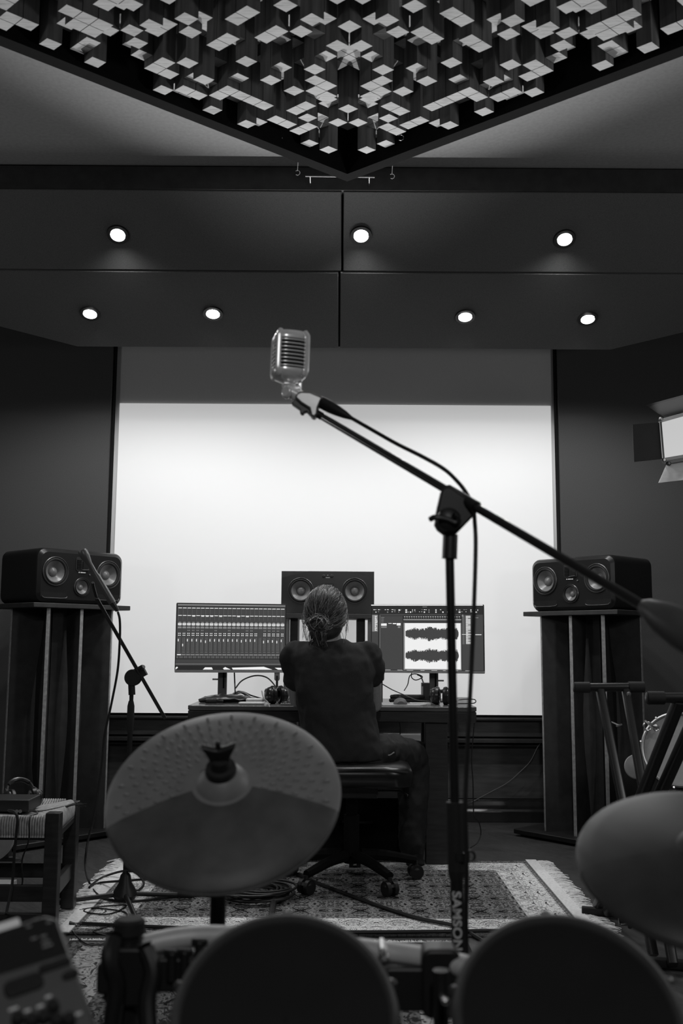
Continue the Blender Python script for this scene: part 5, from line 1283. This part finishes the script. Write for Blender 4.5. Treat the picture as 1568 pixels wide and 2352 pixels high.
# ================================================================== KEYBOARD STAND, DRUM, LIGHT (right)
ks = thing('keyboard_stand', 'black folding X-shaped stand behind the right cymbal pad', 'keyboard stand', PZ(1480, 2120))
Y1, Y2 = 3.85, 3.20
def bar(p, q, w, mt='black_metal', nm='leg'):
    m = MB(); d = (q-p); u_, v_, d_ = frame(d); pr = rrect(w, w*1.1, w*.25, 3)
    m.loft([[p+u_*x+v_*y for x, y in pr], [q+u_*x+v_*y for x, y in pr]]); return m.build(nm, mt, ks)
a0, a1 = P(1318, 1579, Y1), P(1478, 1578, Y1)
b0_, b1_ = P(1486, 1603, Y2), P(1660, 1603, Y2)
for p, q in ((a0, a1), (b0_, b1_)):
    m = MB(); m.cyl(p, q, .0165, n=20); m.build('support_arm', 'black_metal', ks)
    for e in (0, 1):
        p1_ = p.lerp(q, .0 if e == 0 else .78); q1_ = p.lerp(q, .22 if e == 0 else 1.0); m = MB(); m.cyl(p1_, q1_, .021, n=20); m.build('rubber_sleeve', 'rubber', ks)
    m = MB(); m.lathe([(.017, 0), (.0175, .002), (.013, .004)], p, (p-q), 20); m.build('end_cap', 'satin_black', ks)
fA = [PZ(1500, 2195, .03), PZ(1545, 2215, .03)]; tA = [P(1378, 1585, Y1), P(1437, 1585, Y1)]
fB = [PZ(1372, 2085, .03), PZ(1395, 2095, .03)]; tB = [P(1560, 1608, Y2), P(1612, 1608, Y2)]
for t_, f_ in zip(tA, fA): bar(t_, f_, .030)
for t_, f_ in zip(tB, fB): bar(t_, f_, .034)
bar(fA[0]+Vector((-.10, 0, -.012)), fA[1]+Vector((.16, 0, -.012)), .028, 'rubber', 'foot_bar'); bar(fB[0]+Vector((-.06, 0, -.010)), fB[1]+Vector((.12, 0, -.010)), .028, 'rubber', 'foot_bar')
bar(P(1420, 2114, 3.52), P(1502, 2108, 3.5), .026, 'black_metal', 'brace'); m = MB(); m.cyl(P(1425, 2124, 3.5), P(1500, 2117, 3.48), .004, n=10); m.lathe([(.008, 0), (.008, .006), (.004, .008)], P(1445, 2127, 3.48), (0, -1, 0), 12); m.build('brace_rod', 'satin_black', ks)
m = MB(); m.cyl(P(1470, 1850, 3.5), P(1520, 1850, 3.5), .012, n=14); m.build('pivot', 'satin', ks)
m = MB(); m.lathe([(.008, 0), (.009, .004), (.004, .008)], P(1443, 1594, Y1-.03), (0, -1, 0), 12); m.build('lock_pin', 'chrome', ks)
# drum behind it
dr_ = thing('drum', 'pale-headed drum with chrome hoop and lugs behind the folding stand', 'drum', P(1550, 1800, 4.55))
cD = P(1560, 1722, 4.5); ax_ = Vector((-.30, -.88, .22)).normalized()
m = MB(); m.lathe([(.155, 0), (.155, -.20)], cD, ax_, 56, cap=False); m.build('shell', 'speaker', dr_)
m = MB(); m.lathe([(.150, .004), (.06, .003), (.001, .004)], cD, ax_, 56, cap=False); m.build('drum_head', 'drumhead', dr_)
m = MB(); m.lathe([(.150, .002), (.152, .016), (.158, .018), (.164, .014), (.164, -.008), (.158, -.010)], cD, ax_, 56, cap=False); m.build('hoop', 'satin', dr_)
u_, v_, _ = frame(ax_)
for k in range(8):
    a = R_(10+45*k); e = cD+u_*math.cos(a)*.166+v_*math.sin(a)*.166; m = MB(); m.cyl(e+ax_*.018, e-ax_*.06, .004, n=10); m.lathe([(.009, -.06), (.011, -.07), (.011, -.11), (.007, -.12)], e-(u_*math.cos(a)+v_*math.sin(a))*.004, ax_, 12); m.build('lug', 'chrome', dr_)
m = MB(); e = P(1487, 1668, 4.42)
m.tube(torus_pts(e, .018, (1, 0, 0), (0, 0, 1)), .004, 8, 2); m.tube([P(1480, 1655, 4.42), P(1492, 1665, 4.40), P(1505, 1672, 4.40), P(1512, 1670, 4.42)], .006, 8); m.tube(torus_pts(P(1506, 1672, 4.41), .012, (1, 0, 0), (0, 0, 1)), .0035, 8, 2); m.build('clamp', 'chrome', dr_)
ZD = cD.z-.17
for k in range(3):
    a = R_(30+120*k); m = MB(); b2 = Vector((cD.x+.05, cD.y+.10, 0)); m.cyl(b2+Vector((0, 0, ZD)), b2+Vector((math.cos(a)*.25, math.sin(a)*.25, .012)), .008, n=10); m.build('leg', 'black_metal', dr_)
m = MB(); m.cyl(b2+Vector((0, 0, .25)), b2+Vector((0, 0, ZD+.04)), .012, n=12); m.build('post', 'black_metal', dr_)
m = MB(); c = P(1459, 1756, 4.7); m.lathe([(.052, -.01), (.056, 0), (.052, .008), (.03, .012), (.012, .013)], c+Vector((.005, 0, -.01)), (-.3, -.85, .15), 36); m.cyl(c+Vector((.03, .03, -.02)), Vector((c.x+.03, c.y+.03, 0.01)), .010, n=10, mi=1); m.lathe([(.09, 0), (.09, .012), (.02, .02)], (c.x+.03, c.y+.03, 0), n=20, mi=1)
tag(m.build('practice_pad', ['bezel', 'black_plastic']), 'small grey round pad on a thin post low between the speaker stand and the drum', 'practice pad')
m = MB(); m.box(P(1421, 1666, 4.6), (.028, .01, .006), Matrix.Rotation(R_(-18), 3, 'Y')); cF = P(1421, 1666, 4.6); m.cyl(cF, cF+Vector((.03, .3, 0)), .004, n=8); tag(m.build('metal_latch', 'chrome'), 'tiny bright metal latch glinting at the right speaker stand', 'latch')
# hall stand-light with barn doors
sl = thing('stage_light', 'square stage light with barn doors, half out of frame at the right edge', 'stage light', P(1600, 1010, 4.2))
YB_ = 4.2
def W4(pts, Y, th=.01):
    return [P(x, y, Y) for x, y in pts]
def slab(pts, Y, th, nm, mt, par=sl, yy=None):
    vs = [P(x, y, Y if yy is None else yy[i]) for i, (x, y) in enumerate(pts)]; n_ = len(vs); m = MB()
    m.add(vs+[v+Vector((0, th, 0)) for v in vs], [tuple(range(n_)), tuple(range(2*n_-1, n_-1, -1))]+[(i, n_+i, n_+(i+1) % n_, (i+1) % n_) for i in range(n_)]); return m.build(nm, mt, par)
slab([(1518, 968), (1680, 925), (1700, 1040), (1526, 1052)], YB_, .006, 'lit_face', 'lampface')
slab([(1545, 968), (1690, 930), (1712, 1040), (1555, 1050)], YB_+.012, .07, 'housing', 'black_metal')
slab([(1516, 962), (1690, 915), (1690, 922), (1519, 970)], YB_-.004, .012, 'frame_strip', 'satin'); slab([(1523, 1052), (1700, 1022), (1700, 1030), (1524, 1059)], YB_-.004, .012, 'frame_strip', 'bezel')
slab([(1513, 968), (1515, 967), (1522, 1052), (1520, 1054)], YB_-.006, .012, 'frame_strip', 'satin'); slab([(1516, 968), (1519, 968), (1526, 1052), (1523, 1053)], YB_-.005, .012, 'frame_strip', 'black_metal')
slab([(1484, 930), (1660, 882), (1690, 914), (1525, 957), (1515, 952)], YB_, .004, 'barn_door', 'black_metal', yy=[YB_-.17, YB_-.17, YB_-.01, YB_-.01, YB_-.03])
slab([(1452, 975), (1512, 970), (1520, 1054), (1456, 1061)], YB_, .004, 'barn_door', 'barn_fabric', yy=[YB_-.10, YB_, YB_, YB_-.10])
slab([(1530, 1068), (1700, 1040), (1720, 1085), (1512, 1109)], YB_, .004, 'barn_door', 'barn', yy=[YB_-.005, YB_-.005, YB_-.13, YB_-.13])
slab([(1522, 1060), (1700, 1030), (1700, 1037), (1528, 1066)], YB_-.008, .014, 'hinge_rail', 'black_metal')
for px, py in ((1517, 963), (1524, 1057), (1535, 1065)):
    m = MB(); m.lathe([(.009, 0), (.010, .004), (.005, .010)], P(px, py, YB_-.01), (0, -1, 0), 14); m.build('corner_screw', 'satin' if py < 1060 else 'black_metal', sl)
m = MB(); c = P(1640, 1000, YB_+.1); m.cyl(c, Vector((c.x, c.y, 0.02)), .014, n=14); m.build('pole', 'black_metal', sl)
for k in range(3):
    a = R_(90+120*k); m = MB(); m.cyl((c.x, c.y, .5), (c.x+math.cos(a)*.4, c.y+math.sin(a)*.4, .012), .010, n=10); m.build('leg', 'black_metal', sl)
# ================================================================== ROOM LIGHT
# two added, unseen fill lights behind the monitors brighten the ceiling diffuser
for px in (520, 985):
    c = P(px, 1480, 5.75); c.z = 1.0
    lamp('SPOT', 'added_uplight', c, E_UP, aim=(0, 2.7, 2.95), size=.03, ang=58, blend=.6)
# lamps standing left and right of the floor, outside the picture
for x, k in ((-2.6, 1.0), (2.05, 1.5)):
    lamp('POINT', 'side_lamp', (x, 3.0 if x < 0 else 2.5, 1.8), E_SIDE*k, size=.18)
# lamp behind the drummer, shining down over the kit
lamp('SPOT', 'room_lamp', (.1, -1.0, 2.6), E_FRONT, aim=(.1, 2.0, .9), size=.12, ang=60, blend=.5)
w = bpy.data.worlds.new('world'); scene.world = w; w.use_nodes = True
w.node_tree.nodes['Background'].inputs[0].default_value = (.01, .01, .01, 1)
